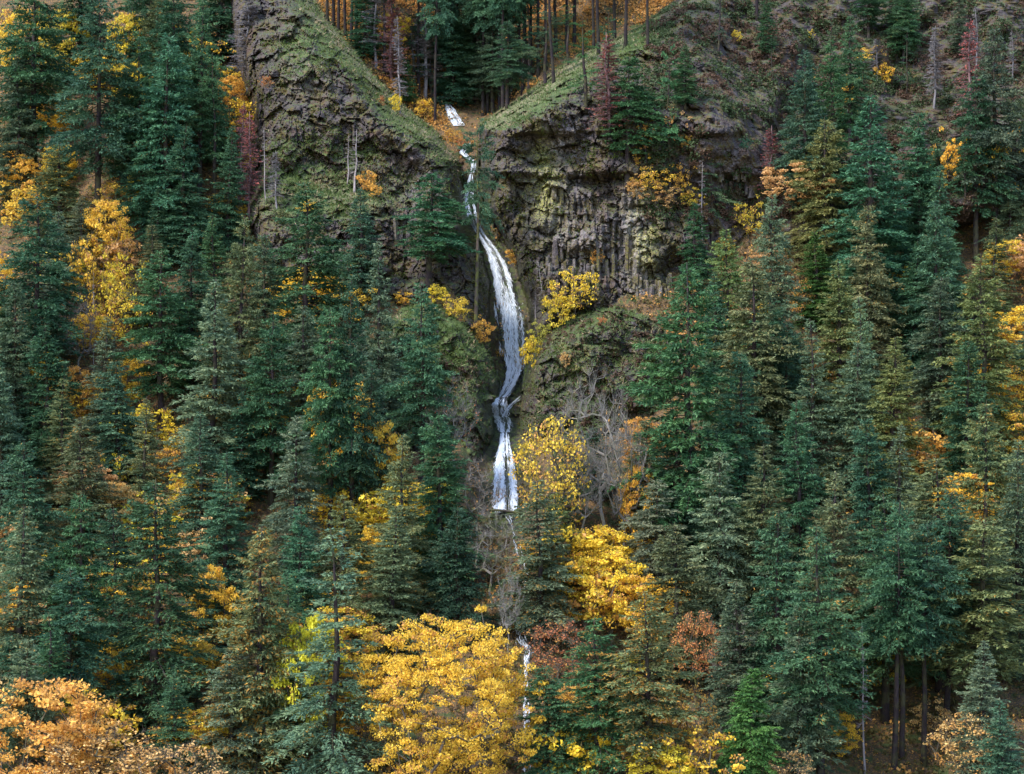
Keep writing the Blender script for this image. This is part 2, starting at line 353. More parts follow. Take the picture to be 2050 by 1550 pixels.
AT = dict(wet=wet, pale=np.clip(pale, 0, 1), lichen=np.clip(lich, 0, 1), grass=np.clip(grassy, 0, 1), dry=np.clip(dry, 0, 1), soil=soil)
nvv, nuu = U.shape; idx = np.arange(nvv * nuu).reshape(nvv, nuu)
Q = np.stack([idx[:-1, :-1], idx[1:, :-1], idx[1:, 1:], idx[:-1, 1:]], -1).reshape(-1, 4)
QZ = ZONE[:-1, :-1].ravel()
def sub_terrain(name, z, mat):
    q = Q[QZ == z]; used, inv = np.unique(q, return_inverse=True)
    me = mk_mesh(name, P.reshape(-1, 3)[used], inv.reshape(-1, 4), {k: a.ravel()[used] for k, a in AT.items()}, z == 0, True)
    return tag(obj(name, me, mat), kind='structure')
hill = tag(sub_terrain('hillside', 0, M_soil), 'steep forest floor of brown soil and fallen leaves under the trees')
cl_l = tag(sub_terrain('cliff_left', 1, M_cliff), 'mossy brown basalt cliff with grassy shoulder left of the waterfall')
cl_r = tag(sub_terrain('cliff_right', 2, M_cliff), 'tall basalt cliff with columns and shrub slope right of the waterfall')
bu_r = tag(sub_terrain('buttress_right', 3, M_cliff), 'rounded dark mossy rock buttress at the right foot of the main fall')
bu_l = tag(sub_terrain('buttress_left', 4, M_cliff), 'grassy rock spur at the left foot of the main fall')
# valley floor below the frame, from the foot of the hill back past the viewer
gz = float(Z[-1].max()); yb = float(Y[-1].min())
gv = np.array([[-600, -250, gz - 14], [600, -250, gz - 14], [600, yb + 30, gz - 6], [-600, yb + 30, gz - 6]], float)
gm = mk_mesh('ground', gv, np.array([[0, 1, 2, 3]]), {'soil': np.ones(4)}, False, True)
tag(obj('ground', gm, M_soil), 'dark valley floor in front of the wooded slope', kind='structure')

# basalt columns standing proud of the right cliff: each is a part of it
cm = []
for i in range(7):
    r = np.random.default_rng(100 + i); n = int(r.integers(5, 7)); hh = 1.0
    th = (np.arange(n) + r.uniform(-.2, .2, n)) * 2 * math.pi / n; rr = r.uniform(.8, 1.1, n)
    rings = []
    for z_, s_ in ((0, .96), (.27, 1.04), (.30, .93), (.62, 1.0), (.645, .9), (.97, .86), (1.0, .62)):
        rings.append(np.stack([np.cos(th) * rr * s_ + r.uniform(-.06, .06), np.sin(th) * rr * s_ + r.uniform(-.06, .06), np.full(n, z_) + (r.uniform(-.02, .02, n) if z_ > .9 else 0)], 1))
    v = np.concatenate(rings); q = np.arange(n); q2 = (q + 1) % n; T = []
    for k_ in range(len(rings) - 1):
        T += [np.stack([q + k_ * n, q2 + k_ * n, q + (k_ + 1) * n], 1), np.stack([q2 + k_ * n, q2 + (k_ + 1) * n, q + (k_ + 1) * n], 1)]
    v = np.concatenate([v, [[0, 0, 1.0]]]); o_ = (len(rings) - 1) * n
    T += [np.stack([q + o_, q2 + o_, np.full(n, len(v) - 1)], 1)]
    me = mk_mesh('basalt_column', v, np.concatenate(T), {'pale': np.full(len(v), r.uniform(.0, .5)), 'lichen': np.full(len(v), r.uniform(0, .3))}); me.materials.append(M_cliff); cm.append(me)
def columns(u0, u1, v0, v1, n, parent, h=(3, 7), rad=(.38, .6)):
    for i in range(n):
        u_ = u0 + (u1 - u0) * (i + .5) / n + rng.uniform(-3, 3); vb_ = v1 - rng.uniform(0, 1) ** 2 * (v1 - v0) * .55
        p_ = at(u_, vb_); hh = rng.uniform(*h); o = obj('basalt_column', cm[int(rng.integers(7))], None, parent)
        r_ = rng.uniform(*rad)
        pt = at(u_, max(v0, vb_ - hh / (K * p_[1])))
        yy = .5 * (p_[1] + pt[1]) + rng.uniform(-.1, .25)
        o.location = (p_[0], yy, p_[2] - .4); o.scale = (r_, r_, hh); o.rotation_euler = (rng.uniform(-.05, .05), rng.uniform(-.05, .05), rng.uniform(0, 6))
columns(1272, 1348, 560, 607, 22, cl_r, (2.2, 4.0), (.26, .42))
columns(1092, 1236, 430, 575, 34, cl_r, (2.5, 5), (.26, .45))
columns(1240, 1296, 395, 560, 16, cl_r, (3, 7), (.3, .5))
columns(1100, 1200, 340, 450, 14, cl_r, (2, 4), (.28, .45))
columns(1436, 1512, 330, 395, 14, cl_r, (2, 4.5), (.3, .5))
columns(640, 700, 510, 590, 14, cl_l, (3, 5.5), (.35, .55))
columns(790, 850, 400, 500, 14, cl_l, (3, 6), (.35, .6))

# ------------------------------------------------------------------ the falls
def water(name, path, label, strands, seed, ridge=.5, sheets=2, gap=.22, jit=.12, sheet_a=.5):
    r = np.random.default_rng(seed); pth = np.array(path, float)
    tt = np.concatenate([[0], np.cumsum(np.hypot(np.diff(pth[:, 0]), np.diff(pth[:, 1])))])
    n = max(6, int(tt[-1] / 4)); s = np.linspace(0, tt[-1], n)
    uu, vv, hw = (np.interp(s, tt, pth[:, k]) for k in range(3))
    ker = np.ones(5) / 5
    sm = lambda a: np.convolve(np.pad(a, 2, 'edge'), ker, 'valid')
    uu, vv, hw = sm(uu), sm(vv), sm(hw)
    base = np.stack([at(uu + hw * q, vv)[:, 1] for q in (-.7, 0, .7)]).min(0); base = sm(sm(base)) - ridge
    sc = K * base
    def pt(si, ti, off):                                   # si along (index space), ti across -1..1
        u_ = np.interp(si, np.arange(n), uu) + ti * np.interp(si, np.arange(n), hw)
        v_ = np.interp(si, np.arange(n), vv); y_ = np.interp(si, np.arange(n), base) - off
        return np.stack([(u_ - UC) * K * y_, y_, (VH - v_) * K * y_], -1)
    Vv, Tt, ra, rb, S_, T__ = [], [], [], [], [], []; off_ = 0
    mcol = 13
    for k_ in range(sheets):
        si, ti = np.meshgrid(np.arange(n), np.linspace(-1, 1, mcol), indexing='ij')
        bulge = (1 - ti ** 2) * .5 + .25 * noise(si / 6., ti * 3 + 10 * k_, 2.2) + k_ * .22
        p_ = pt(si.ravel().astype(float), (ti * (1 - .06 * k_) + .12 * noise(si / 4., ti * 2, k_ + .5)).ravel(), bulge.ravel())
        ii = np.arange(n * mcol).reshape(n, mcol)
        t = np.concatenate([np.stack([ii[:-1, :-1], ii[1:, :-1], ii[1:, 1:]], -1).reshape(-1, 3), np.stack([ii[:-1, :-1], ii[1:, 1:], ii[:-1, 1:]], -1).reshape(-1, 3)])
        Vv.append(p_); Tt.append(t + off_); off_ += len(p_)
        e = (1 - np.abs(ti) ** 3)
        ra.append((np.clip(e * (.62 + .5 * noise(ti * 3.3 + 5 * k_, si / 11., 3.1)), 0, 1) * (1.0 if k_ == 0 else .7) * sheet_a).ravel()); rb.append(np.full(n * mcol, k_ * 3.3)); S_.append((si * 4 * .08 * 1.0).ravel()); T__.append((ti * hw[:, None] * .08).ravel())
    me = mk_mesh(name, np.concatenate(Vv), np.concatenate(Tt), dict(ra=np.concatenate(ra), rb=np.concatenate(rb), s=np.concatenate(S_), t=np.concatenate(T__)), True)
    root = tag(obj(name, me, M_water), label, 'waterfall', kind='structure')
    # strands of white water
    m_ = strands; s0 = r.uniform(0, n - 1, m_); t0 = np.clip(r.uniform(-1.12, 1.12, m_), -1.12, 1.12)
    den = noise(t0 * 4.5 + 3 + .03 * s0, s0 / 26., 1.7) + .5 * noise(t0 * 9, s0 / 9., 4.7) - .6 * (np.abs(t0) > .85); keep = den > r.uniform(-.45, .45, m_) + gap; s0, t0 = s0[keep], t0[keep]; m_ = len(s0)
    ln = r.uniform(1, 6, m_); wd = r.uniform(.015, .07, m_); off = r.uniform(.3, 1.0, m_) * (1 - t0 ** 2 * .5) + .1
    pa = pt(s0, t0, off); pm = pt(np.minimum(s0 + ln * .5, n - 1), t0 + r.normal(0, jit * .6, m_), off + .05); pb = pt(np.minimum(s0 + ln, n - 1), t0 + r.normal(0, jit, m_), off)
    e = np.array([1., 0, 0]) * wd[:, None]; tilt = np.zeros((m_, 3)); tilt[:, 1] = r.normal(0, 1, m_) * wd
    v = np.stack([pa, pm - e - tilt, pm + e + tilt, pb], 1).reshape(-1, 3); k4 = np.arange(m_)[:, None] * 4
    t = np.concatenate([k4 + [[0, 1, 2]], k4 + [[1, 3, 2]]], 1).reshape(-1, 3)
    me = mk_mesh('white_water', v, t, dict(ra=np.repeat(r.uniform(0, 1, m_), 4)))
    tag(obj('white_water', me, M_foam, root), kind='stuff')
    return root
water('waterfall', FALL[:17], 'tall white main waterfall dropping down the dark cleft in the cliffs', 15000, 5, .9)
water('waterfall', [(1004, 792, 16), (998, 806, 18), (996, 820, 17), (1002, 836, 17), (1010, 850, 15), (1010, 868, 9)], 'broken white cascade over rocks between the main and the lower fall', 2600, 15, .9, gap=.35, jit=.30, sheet_a=.35)
water('waterfall', [(1010, 862, 8), (1010, 880, 10), (1009, 905, 16), (1009, 930, 21), (1011, 960, 25), (1012, 990, 28), (1013, 1028, 30)], 'lower white waterfall fanning out like a horsetail to the pool', 8000, 16, .9, gap=.16, jit=.14)
water('upper_cascade', [(893, 203, 6), (903, 222, 10), (911, 238, 13), (919, 254, 11)], 'small white cascade below the fallen log in the upper valley', 1900, 6, .5, gap=.2, jit=.3, sheet_a=.4)
water('upper_cascade', [(940, 283, 9), (932, 296, 7), (922, 305, 6), (934, 313, 6), (948, 323, 5), (949, 334, 5), (945, 348, 5)], 'thin broken cascade behind the leaning fir above the main fall', 1100, 7, .6, gap=.2, jit=.3, sheet_a=.4)
water('side_cascade', [(1046, 790, 4), (1036, 800, 6), (1022, 812, 5), (1012, 826, 5), (1008, 838, 5)], 'short white side trickle over rocks right of the plunge pool', 500, 8, .9, gap=.3, jit=.3, sheet_a=.2)
water('stream', [(1020, 1028, 18), (1027, 1050, 6), (1031, 1076, 7), (1038, 1110, 7), (1050, 1150, 9), (1055, 1178, 14), (1058, 1194, 13), (1057, 1205, 7), (1060, 1230, 8), (1053, 1246, 8), (1040, 1264, 12), (1046, 1286, 13), (1060, 1302, 15), (1052, 1322, 9), (1052, 1350, 7), (1054, 1385, 8), (1056, 1410, 10), (1056, 1440, 10), (1060, 1520, 12), (1062, 1600, 14)], 'steep white stream tumbling through the trees below the falls', 2200, 9, .6, gap=.42, jit=.35, sheet_a=.22)

# ------------------------------------------------------------------ tree meshes
def conifer(seed, start=.1, H=30., R=5., power=.8, droop=.30, dens=1.0, irr=.5, hang=.3, tuft=.36, step=.40, per=5, tops=1):
    """returns trunk mesh, crown mesh"""
    r = np.random.default_rng(seed)
    zs = np.arange(start * H, H * .985, step); zs = zs + r.uniform(-.2, .2, len(zs))
    zb = np.repeat(zs, per); n = len(zb); keep = r.uniform(0, 1, n) < (.9 * dens); zb = zb[keep]; n = len(zb)
    tcr = np.clip((zb / H - start) / (1 - start), 0, 1)
    az = r.uniform(0, 2 * math.pi, n)
    prof = np.minimum((1 - tcr) ** power, .55 + 2.2 * tcr) + .06
    lum = noise(np.cos(az) * 1.5 + seed, np.sin(az) * 1.5, zb / 2.6) * irr
    L = R * prof * np.clip(r.normal(.96, .2, n), .35, 1.4) * (1 + lum)
    elev = np.radians(np.interp(tcr, [0, .4, .8, 1], [-14, 2, 22, 50])) + r.normal(0, .12, n)
    dr = droop * np.interp(tcr, [0, .7, 1], [1.15, .8, .2]) * r.uniform(.6, 1.4, n)
    bendx = noise(zs / 9. + seed * 3.1, 0, 0); wob = np.stack([noise(zb / 8 + seed, 1, 0), noise(zb / 8 + seed, 5, 0)], 1) * .25
    hd = np.stack([np.cos(az), np.sin(az), 0 * az], 1)
    def spine(b, s):
        p = hd[b] * (L[b] * s * np.cos(elev[b]))[:, None]
        p[:, 2] += zb[b] + L[b] * (s * np.sin(elev[b]) - dr[b] * s ** 2 + .32 * dr[b] * s ** 4)
        p[:, :2] += wob[b]; return p
    # laterals
    nl = np.maximum(4, (L / .105).astype(int)); b = np.repeat(np.arange(n), nl)
    s = r.uniform(.12, 1.0, len(b)) ** .8; side = np.where(r.uniform(0, 1, len(b)) < .5, -1, 1)
    ang = side * np.radians(r.uniform(25, 75, len(b)))
    d = np.stack([np.cos(az[b] + ang), np.sin(az[b] + ang), r.normal(-.12, .22, len(b))], 1)
    ll = (.34 * L[b] * (1 - .8 * s) + .28) * r.uniform(.6, 1.2, len(b)); p0 = spine(b, s)
    mt = np.maximum(2, (ll / .155).astype(int)); c = np.repeat(np.arange(len(b)), mt)
    f = r.uniform(.1, 1, len(c)); base = p0[c] + unit(d[c]) * (ll[c] * f)[:, None]; base[:, 2] -= .18 * f * ll[c] * f
    m = len(c); td = unit(d[c]) + .35 * hd[b[c]] + r.normal(0, .38, (m, 3)); td[:, 2] += np.where(r.uniform(0, 1, m) < hang, -1.1, .18)
    ln = tuft * r.uniform(.6, 1.35, m); wd = ln * r.uniform(.15, .27, m)
    v, t = blades(base, td, ln, wd, r.normal(0, .75, m), r)
    # needle tone: random per branch, plus a random part per tuft
    bra = r.uniform(0, 1, n)
    ra = np.repeat(np.clip(.5 * bra[b[c]] + .5 * r.uniform(0, 1, m), 0, 1), 3)
    rbv = np.repeat(np.clip(.75 * r.uniform(0, 1, m) + .5 * (noise(base[:, 0] / 1.2, base[:, 1] / 1.2, base[:, 2] / 1.2) * .5 + .5) - .1, 0, 1), 3)
    crown = mk_mesh('crown', v, t, dict(ra=ra, rb=rbv))
    # leader and limbs
    zt = np.linspace(-1.2, H * 1.0, 16); w2 = np.stack([noise(zt / 8 + seed, 1, 0), noise(zt / 8 + seed, 5, 0)], 1) * .25
    rad = np.interp(zt, [-1.2, 1.0, H * .5, H], [.62, .42, .26, .02])
    tv = polytube(np.column_stack([w2, zt]), rad, 8); parts = [tv]
    bi = np.arange(n); q = [spine(bi, np.full(n, s_)) for s_ in (0, .35, .75, 1.0)]; rr = .018 + .011 * L
    for k_, (f0, f1) in enumerate(((1, .7), (.7, .4), (.4, .1))): parts.append(tubes(q[k_], q[k_ + 1], rr * f0, rr * f1, 3))
    # dead stubs below the crown
    if start > .12:
        k_ = int(26 * start); zz = r.uniform(.12 * H, start * H, k_ * 2); a_ = r.uniform(0, 6.28, k_ * 2); l_ = r.uniform(.6, 2.4, k_ * 2)
        a0 = np.column_stack([np.zeros(k_ * 2), np.zeros(k_ * 2), zz]); b0 = a0 + np.column_stack([np.cos(a_) * l_, np.sin(a_) * l_, r.uniform(-.5, .2, k_ * 2) * l_])
        parts.append(tubes(a0, b0, np.full(k_ * 2, .045), np.full(k_ * 2, .012), 3))
    tv, tt_ = join(parts); trunk = mk_mesh('trunk', tv, tt_, None, True)
    trunk.materials.append(M_bark); crown.materials.append(M_needle)
    return trunk, crown
KIND = {
    'F': [conifer(1, .06), conifer(2, .08, power=.72, droop=.38), conifer(3, .05, power=.9, irr=.3), conifer(4, .10, power=.65, droop=.42, hang=.4)],
    'M': [conifer(5, .24, power=.7, dens=.85, irr=.5), conifer(6, .28, power=.6, droop=.42, dens=.8, irr=.55), conifer(7, .22, power=.75, irr=.45, dens=.9)],
    'T': [conifer(8, .52, power=.55, dens=.85, irr=.5, droop=.4), conifer(9, .48, power=.6, dens=.8, irr=.55)],
    'S': [conifer(10, .07, R=4.4, power=.95, droop=.2, irr=.25, tuft=.32), conifer(11, .1, R=4.4, power=.85, irr=.4, tuft=.34, dens=.85)],
    'P': [conifer(12, .3, power=.55, dens=.38, irr=.6, step=.6, per=4), conifer(13, .2, power=.7, dens=.32, irr=.6, step=.6, per=4)],
    'V': [conifer(16, .05, dens=.55, power=.62, droop=.3, irr=.5, hang=.2)],
    'O': [conifer(15, .52, power=.5, dens=.45, irr=.6, droop=.4)],
    'C': [conifer(14, .02, power=.62, droop=.75, hang=.75, tuft=.42, irr=.4)],
}
def dead_conifer(seed, start=.2, H=30., R=4.5, dens=.6, needles=0.0):
    r = np.random.default_rng(seed); n = int(190 * dens); zb = r.uniform(start * H, H * .97, n); t_ = (zb / H - start) / (1 - start)
    az = r.uniform(0, 6.28, n); L = R * ((1 - t_) ** .7 + .06) * r.uniform(.35, 1.1, n)
    hd = np.stack([np.cos(az), np.sin(az), 0 * az], 1)
    sp = lambda b, s: hd[b] * (L[b] * s)[:, None] + np.column_stack([0 * s, 0 * s, zb[b] + L[b] * (np.interp(t_[b], [0, 1], [-.15, .5]) * s - .25 * s ** 2 + .12 * s ** 4)])
    bi = np.arange(n); q = [sp(bi, np.full(n, s_)) for s_ in (0, .3, .65, 1.)]; parts = []
    for k_, (f0, f1) in enumerate(((1, .75), (.75, .45), (.45, .12))): parts.append(tubes(q[k_], q[k_ + 1], (.045 + .022 * L) * f0, (.045 + .022 * L) * f1, 3))
    m = n * 14; b = r.integers(0, n, m); s = r.uniform(.2, 1, m); p = sp(b, s); a2 = az[b] + np.where(r.uniform(0, 1, m) < .5, 1, -1) * r.uniform(.4, 1.2, m)
    l2 = L[b] * .3 * (1.1 - s) + r.uniform(.2, .6, m); e = p + np.stack([np.cos(a2), np.sin(a2), r.normal(-.1, .35, m)], 1) * l2[:, None]
    parts.append(tubes(p, e, np.full(m, .042), np.full(m, .018), 3))
    tw = join(parts); twigs = mk_mesh('branches', tw[0], tw[1])
    zt = np.linspace(-1.2, H, 14); w2 = np.stack([noise(zt / 7 + seed, 1, 0), noise(zt / 7 + seed, 5, 0)], 1) * .35
    tv = polytube(np.column_stack([w2, zt]), np.interp(zt, [-1.2, 1, H * .6, H], [.5, .36, .2, .04]), 7)
    trunk = mk_mesh('trunk', tv[0], tv[1], None, True)
    trunk.materials.append(M_bark); twigs.materials.append(M_bark); nd = None
    if needles:
        m = int(9000 * needles); b = r.integers(0, n, m); s = r.uniform(.25, 1, m); p = sp(b, s)
        d = hd[b] + r.normal(0, .6, (m, 3)); d[:, 2] -= .25; ln = r.uniform(.25, .6, m)
        v, t = blades(p, d, ln, ln * .22, r.normal(0, .9, m), r)
        nd = mk_mesh('crown', v, t, dict(ra=np.repeat(r.uniform(0, 1, m), 3), rb=np.repeat(r.uniform(0, 1, m), 3))); nd.materials.append(M_needle)
    return trunk, twigs, nd
DEAD = {'G': [dead_conifer(21, .25, dens=.8), dead_conifer(22, .2, dens=.6, R=4)], 'D': [dead_conifer(23, .1, dens=.9, needles=.22), dead_conifer(24, .15, dens=.8, needles=.2)], 'N': [dead_conifer(25, .35, dens=.18, R=3), dead_conifer(26, .45, dens=.12, R=2.5)]}

def broadleaf(seed, H=12., R=6., base=.3, clusters=150, per=70, leaf=.27, twig=6, flat=.5, shell=.55, cl=1.0, moss=0, lump=.22):
    """skeleton grown node by node to leaf clusters in a lumpy crown; returns trunk, crown"""
    r = np.random.default_rng(seed)
    cz = H * (base + (1 - base) * .52); hz = H * (1 - base) * .56
    d = unit(r.normal(size=(clusters, 3))); rad = (shell + (1 - shell) * r.uniform(0, 1, clusters) ** .6) * (1 + lump * noise(d[:, 0] * 2 + seed, d[:, 1] * 2, d[:, 2] * 2))
    c = d * np.array([R, R, hz]) * rad[:, None] + np.array([0, 0, cz]); c[:, 2] = np.maximum(c[:, 2], H * base * .5)
    order = np.argsort(np.linalg.norm((c - np.array([0, 0, H * base])) / np.array([1, 1, 1.2]), axis=1)); c = c[order]
    nodes = [np.array([0, 0, -.8])]; par = [-1]
    for k_ in range(1, 5): nodes.append(np.array([r.normal(0, .02) * H, r.normal(0, .02) * H, H * base * k_ / 4])); par.append(k_ - 1)
    top = 4; tips = []
    for p in c:
        nn = np.array(nodes[2:]); dd = np.linalg.norm(nn - p, axis=1) + .12 * np.linalg.norm(nn - np.array([0, 0, H * base]), axis=1) + np.maximum(0, nn[:, 2] - p[2]) * .8
        j = int(np.argmin(dd)) + 2; a = nodes[j]; ln = np.linalg.norm(p - a); ns = max(1, int(ln / (R * .22))); pj = j
        for k_ in range(1, ns + 1):
            f = k_ / ns; q = a + (p - a) * f + r.normal(0, .035 * R, 3) * (f < 1); q[2] += .07 * ln * math.sin(f * math.pi)
            nodes.append(q); par.append(pj); pj = len(nodes) - 1
        tips.append(pj)
    nodes = np.array(nodes); par = np.array(par); cnt = np.zeros(len(nodes)); cnt[tips] = 1
    for i in range(len(nodes) - 1, 0, -1): cnt[par[i]] += cnt[i]
    rw = .017 * H / 12 * np.maximum(cnt, 1) ** .5 + .008
    e = np.arange(1, len(nodes)); parts = [tubes(nodes[par[e]], nodes[e], np.minimum(rw[par[e]], rw[e] * 1.35), rw[e], 5)]
    if twig:
        tn = np.array(tips); m = len(tn) * twig; b = np.repeat(tn, twig); o = r.normal(size=(m, 3)) + np.array([0, 0, .5]); dirn = unit(nodes[b] - np.array([0, 0, H * base * .8])); o = unit(o + dirn * 1.2) * r.uniform(.4, 1.3, (m, 1)) * cl
        mid = nodes[b] + o * .5 + r.normal(0, .08, (m, 3)); parts.append(tubes(nodes[b], mid, np.full(m, .016), np.full(m, .011), 3)); parts.append(tubes(mid, nodes[b] + o, np.full(m, .011), np.full(m, .005), 3))
    tv, tt_ = join(parts); trunk = mk_mesh('trunk', tv, tt_); trunk.materials.append(M_bark); crown = None
    if per:
        cc = nodes[tips]; cc = np.concatenate([cc, nodes[par[tips]] * .5 + cc * .5])[: clusters]
        n_ = r.poisson(per * r.uniform(.4, 1.5, len(cc))); b = np.repeat(np.arange(len(cc)), n_); m = len(b)
        q = unit(r.normal(size=(m, 3))) * (r.uniform(0, 1, (m, 1)) ** .45) * np.array([1, 1, flat]) * cl * r.uniform(.7, 1.2, len(cc))[b][:, None]
        v, t = leaves(cc[b] + q, leaf * r.uniform(.6, 1.3, m), r)
        ra = np.repeat(np.clip(.45 * r.uniform(0, 1, len(cc))[b] + .55 * r.uniform(0, 1, m), 0, 1), 4); rbv = np.repeat(np.clip(.6 * r.uniform(0, 1, len(cc))[b] + .4 * r.uniform(0, 1, m), 0, 1), 4)
        crown = mk_mesh('crown', v, t, dict(ra=ra, rb=rbv)); crown.materials.append(M_leaf)
    return trunk, crown
BROAD = {
    'big': [broadleaf(31, 20, 10, .07, 560, 100, .215, 6, .5, .58, 1.05, lump=.34)],
    'maple': [broadleaf(32, 12, 6, .25, 170, 55, .27, 6, .5), broadleaf(33, 12, 6, .3, 150, 60, .27, 6, .45), broadleaf(34, 12, 5, .2, 160, 50, .27, 6, .5)],
    'sparse': [broadleaf(35, 12, 5, .35, 150, 17, .25, 9, .6, .4), broadleaf(36, 12, 5.5, .3, 150, 13, .25, 10, .6, .4)],
    'shrub': [broadleaf(37, 4, 2.4, .08, 46, 42, .19, 5, .6, .3, .55), broadleaf(38, 4, 2.2, .1, 40, 34, .19, 6, .6, .3, .55), broadleaf(39, 4, 2.8, .06, 50, 30, .18, 6, .6, .3, .6)],
    'loose': [broadleaf(42, 6, 3.6, .1, 70, 26, .20, 8, .55, .2, .62, lump=.5), broadleaf(43, 6, 3.4, .12, 62, 30, .20, 8, .5, .2, .6, lump=.55), broadleaf(44, 6, 3.8, .08, 66, 22, .20, 9, .55, .15, .65, lump=.55)],
    'bare': [broadleaf(40, 12, 5, .3, 150, 1.2, .22, 13, .6, .35), broadleaf(41, 12, 4.5, .4, 120, 0, .25, 15, .6, .35)],
}
BDIM = {'big': (20, 10), 'maple': (12, 6), 'sparse': (12, 5.2), 'shrub': (4, 2.4), 'bare': (12, 4.8), 'loose': (6, 3.4)}

# ------------------------------------------------------------------ planting
TONE = {'t': (.046, .118, .066), 'd': (.032, .088, .045), 'g': (.046, .118, .052), 'o': (.098, .130, .058), 'b': (.095, .148, .088), 'y': (.118, .158, .058), 'c': (.045, .130, .028), 'h': (.066, .112, .066)}
LEAF = {'gold': (.82, .54, .060), 'amber': (.76, .44, .085), 'pale': (.64, .40, .16), 'lime': (.44, .42, .06), 'rust': (.46, .17, .07), 'lemon': (.72, .55, .05), 'red': (.30, .045, .05), 'brown': (.26, .13, .07)}
BARK = (.030, .022, .024)
cnt = {}
def empty(name, loc):
    o = bpy.data.objects.new(name, None); o.empty_display_size = .5; C.objects.link(o); o.location = loc; return o
def ground_at(u, v):
    p = at(u, v); return (float(p[0]), float(p[1]), float(p[2]) - .15)
def plant_conifer(kind, u, vt, vb, hw, tone, fleck, label, name='fir_tree', cat='fir tree', group='firs on the slope', lean=(0, 0)):
    x, y, z = ground_at(u, vb); Hh = (vb - vt) * K * y; Rr_ = hw * K * y * (1.14 if kind in 'FMS' else 1.0)
    i = cnt.get(kind, 0); cnt[kind] = i + 1
    root = empty(name, (x, y, z)); root.rotation_euler = (lean[1] + rng.normal(0, .012), lean[0] + rng.normal(0, .012), rng.uniform(0, 6.28) if lean == (0, 0) else 0.0)
    col = np.array(TONE[tone]) * rng.uniform(.85, 1.15) * (1 + rng.normal(0, .05, 3))
    if kind in DEAD:
        tr, tw, nd = DEAD[kind][i % len(DEAD[kind])]; Rm = 4.3
        gr = (.17, .155, .16, 0) if kind != 'N' else (.23, .20, .20, 0)
        if kind == 'D': gr = (.17, .10, .10, 0)
        parts = [obj('trunk', tr, None, root, gr), tag(obj('branches', tw, None, root, gr), kind='stuff')]
        if nd: parts.append(obj('crown', nd, None, root, tuple(col) + (0.0,)))
    else:
        tr, cr = KIND[kind][i % len(KIND[kind])]; Rm = 4.4 if kind == 'S' else 5.0
        bk = np.array(BARK) * rng.uniform(.8, 1.25)
        parts = [obj('trunk', tr, None, root, tuple(bk) + (.25,)), obj('crown', cr, None, root, tuple(col) + (fleck,))]
    root.scale = (Rr_ / Rm, Rr_ / Rm, Hh / 30.)
    if label: tag(root, label, cat, group)
    return root
TONE['red'] = (.36, .10, .095); TONE['rust'] = (.27, .095, .08); TONE['grey'] = (.12, .12, .11)
def plant_broad(kind, u, vt, vb, hw, leaf, fleck, label, name='maple_tree', cat='maple tree', group='autumn trees', bark_=(.075, .066, .058), moss=.5):
    x, y, z = ground_at(u, vb); Hh = (vb - vt) * K * y; Rr_ = hw * K * y
    i = cnt.get(kind, 0); cnt[kind] = i + 1; tr, cr = BROAD[kind][i % len(BROAD[kind])]; hm, rm = BDIM[kind]
    root = empty(name, (x, y, z)); root.rotation_euler = (rng.normal(0, .03), rng.normal(0, .03), rng.uniform(0, 6.28))
    obj('trunk', tr, None, root, tuple(bark_) + (moss,))
    if cr is not None:
        col = np.clip(np.array(LEAF[leaf]) * rng.uniform(.88, 1.1) * (1 + rng.normal(0, .05, 3)), 0, .9); obj('crown', cr, None, root, tuple(col) + (fleck,))
    root.scale = (Rr_ / rm, Rr_ / rm, Hh / hm)
    tag(root, label, cat, group); return root

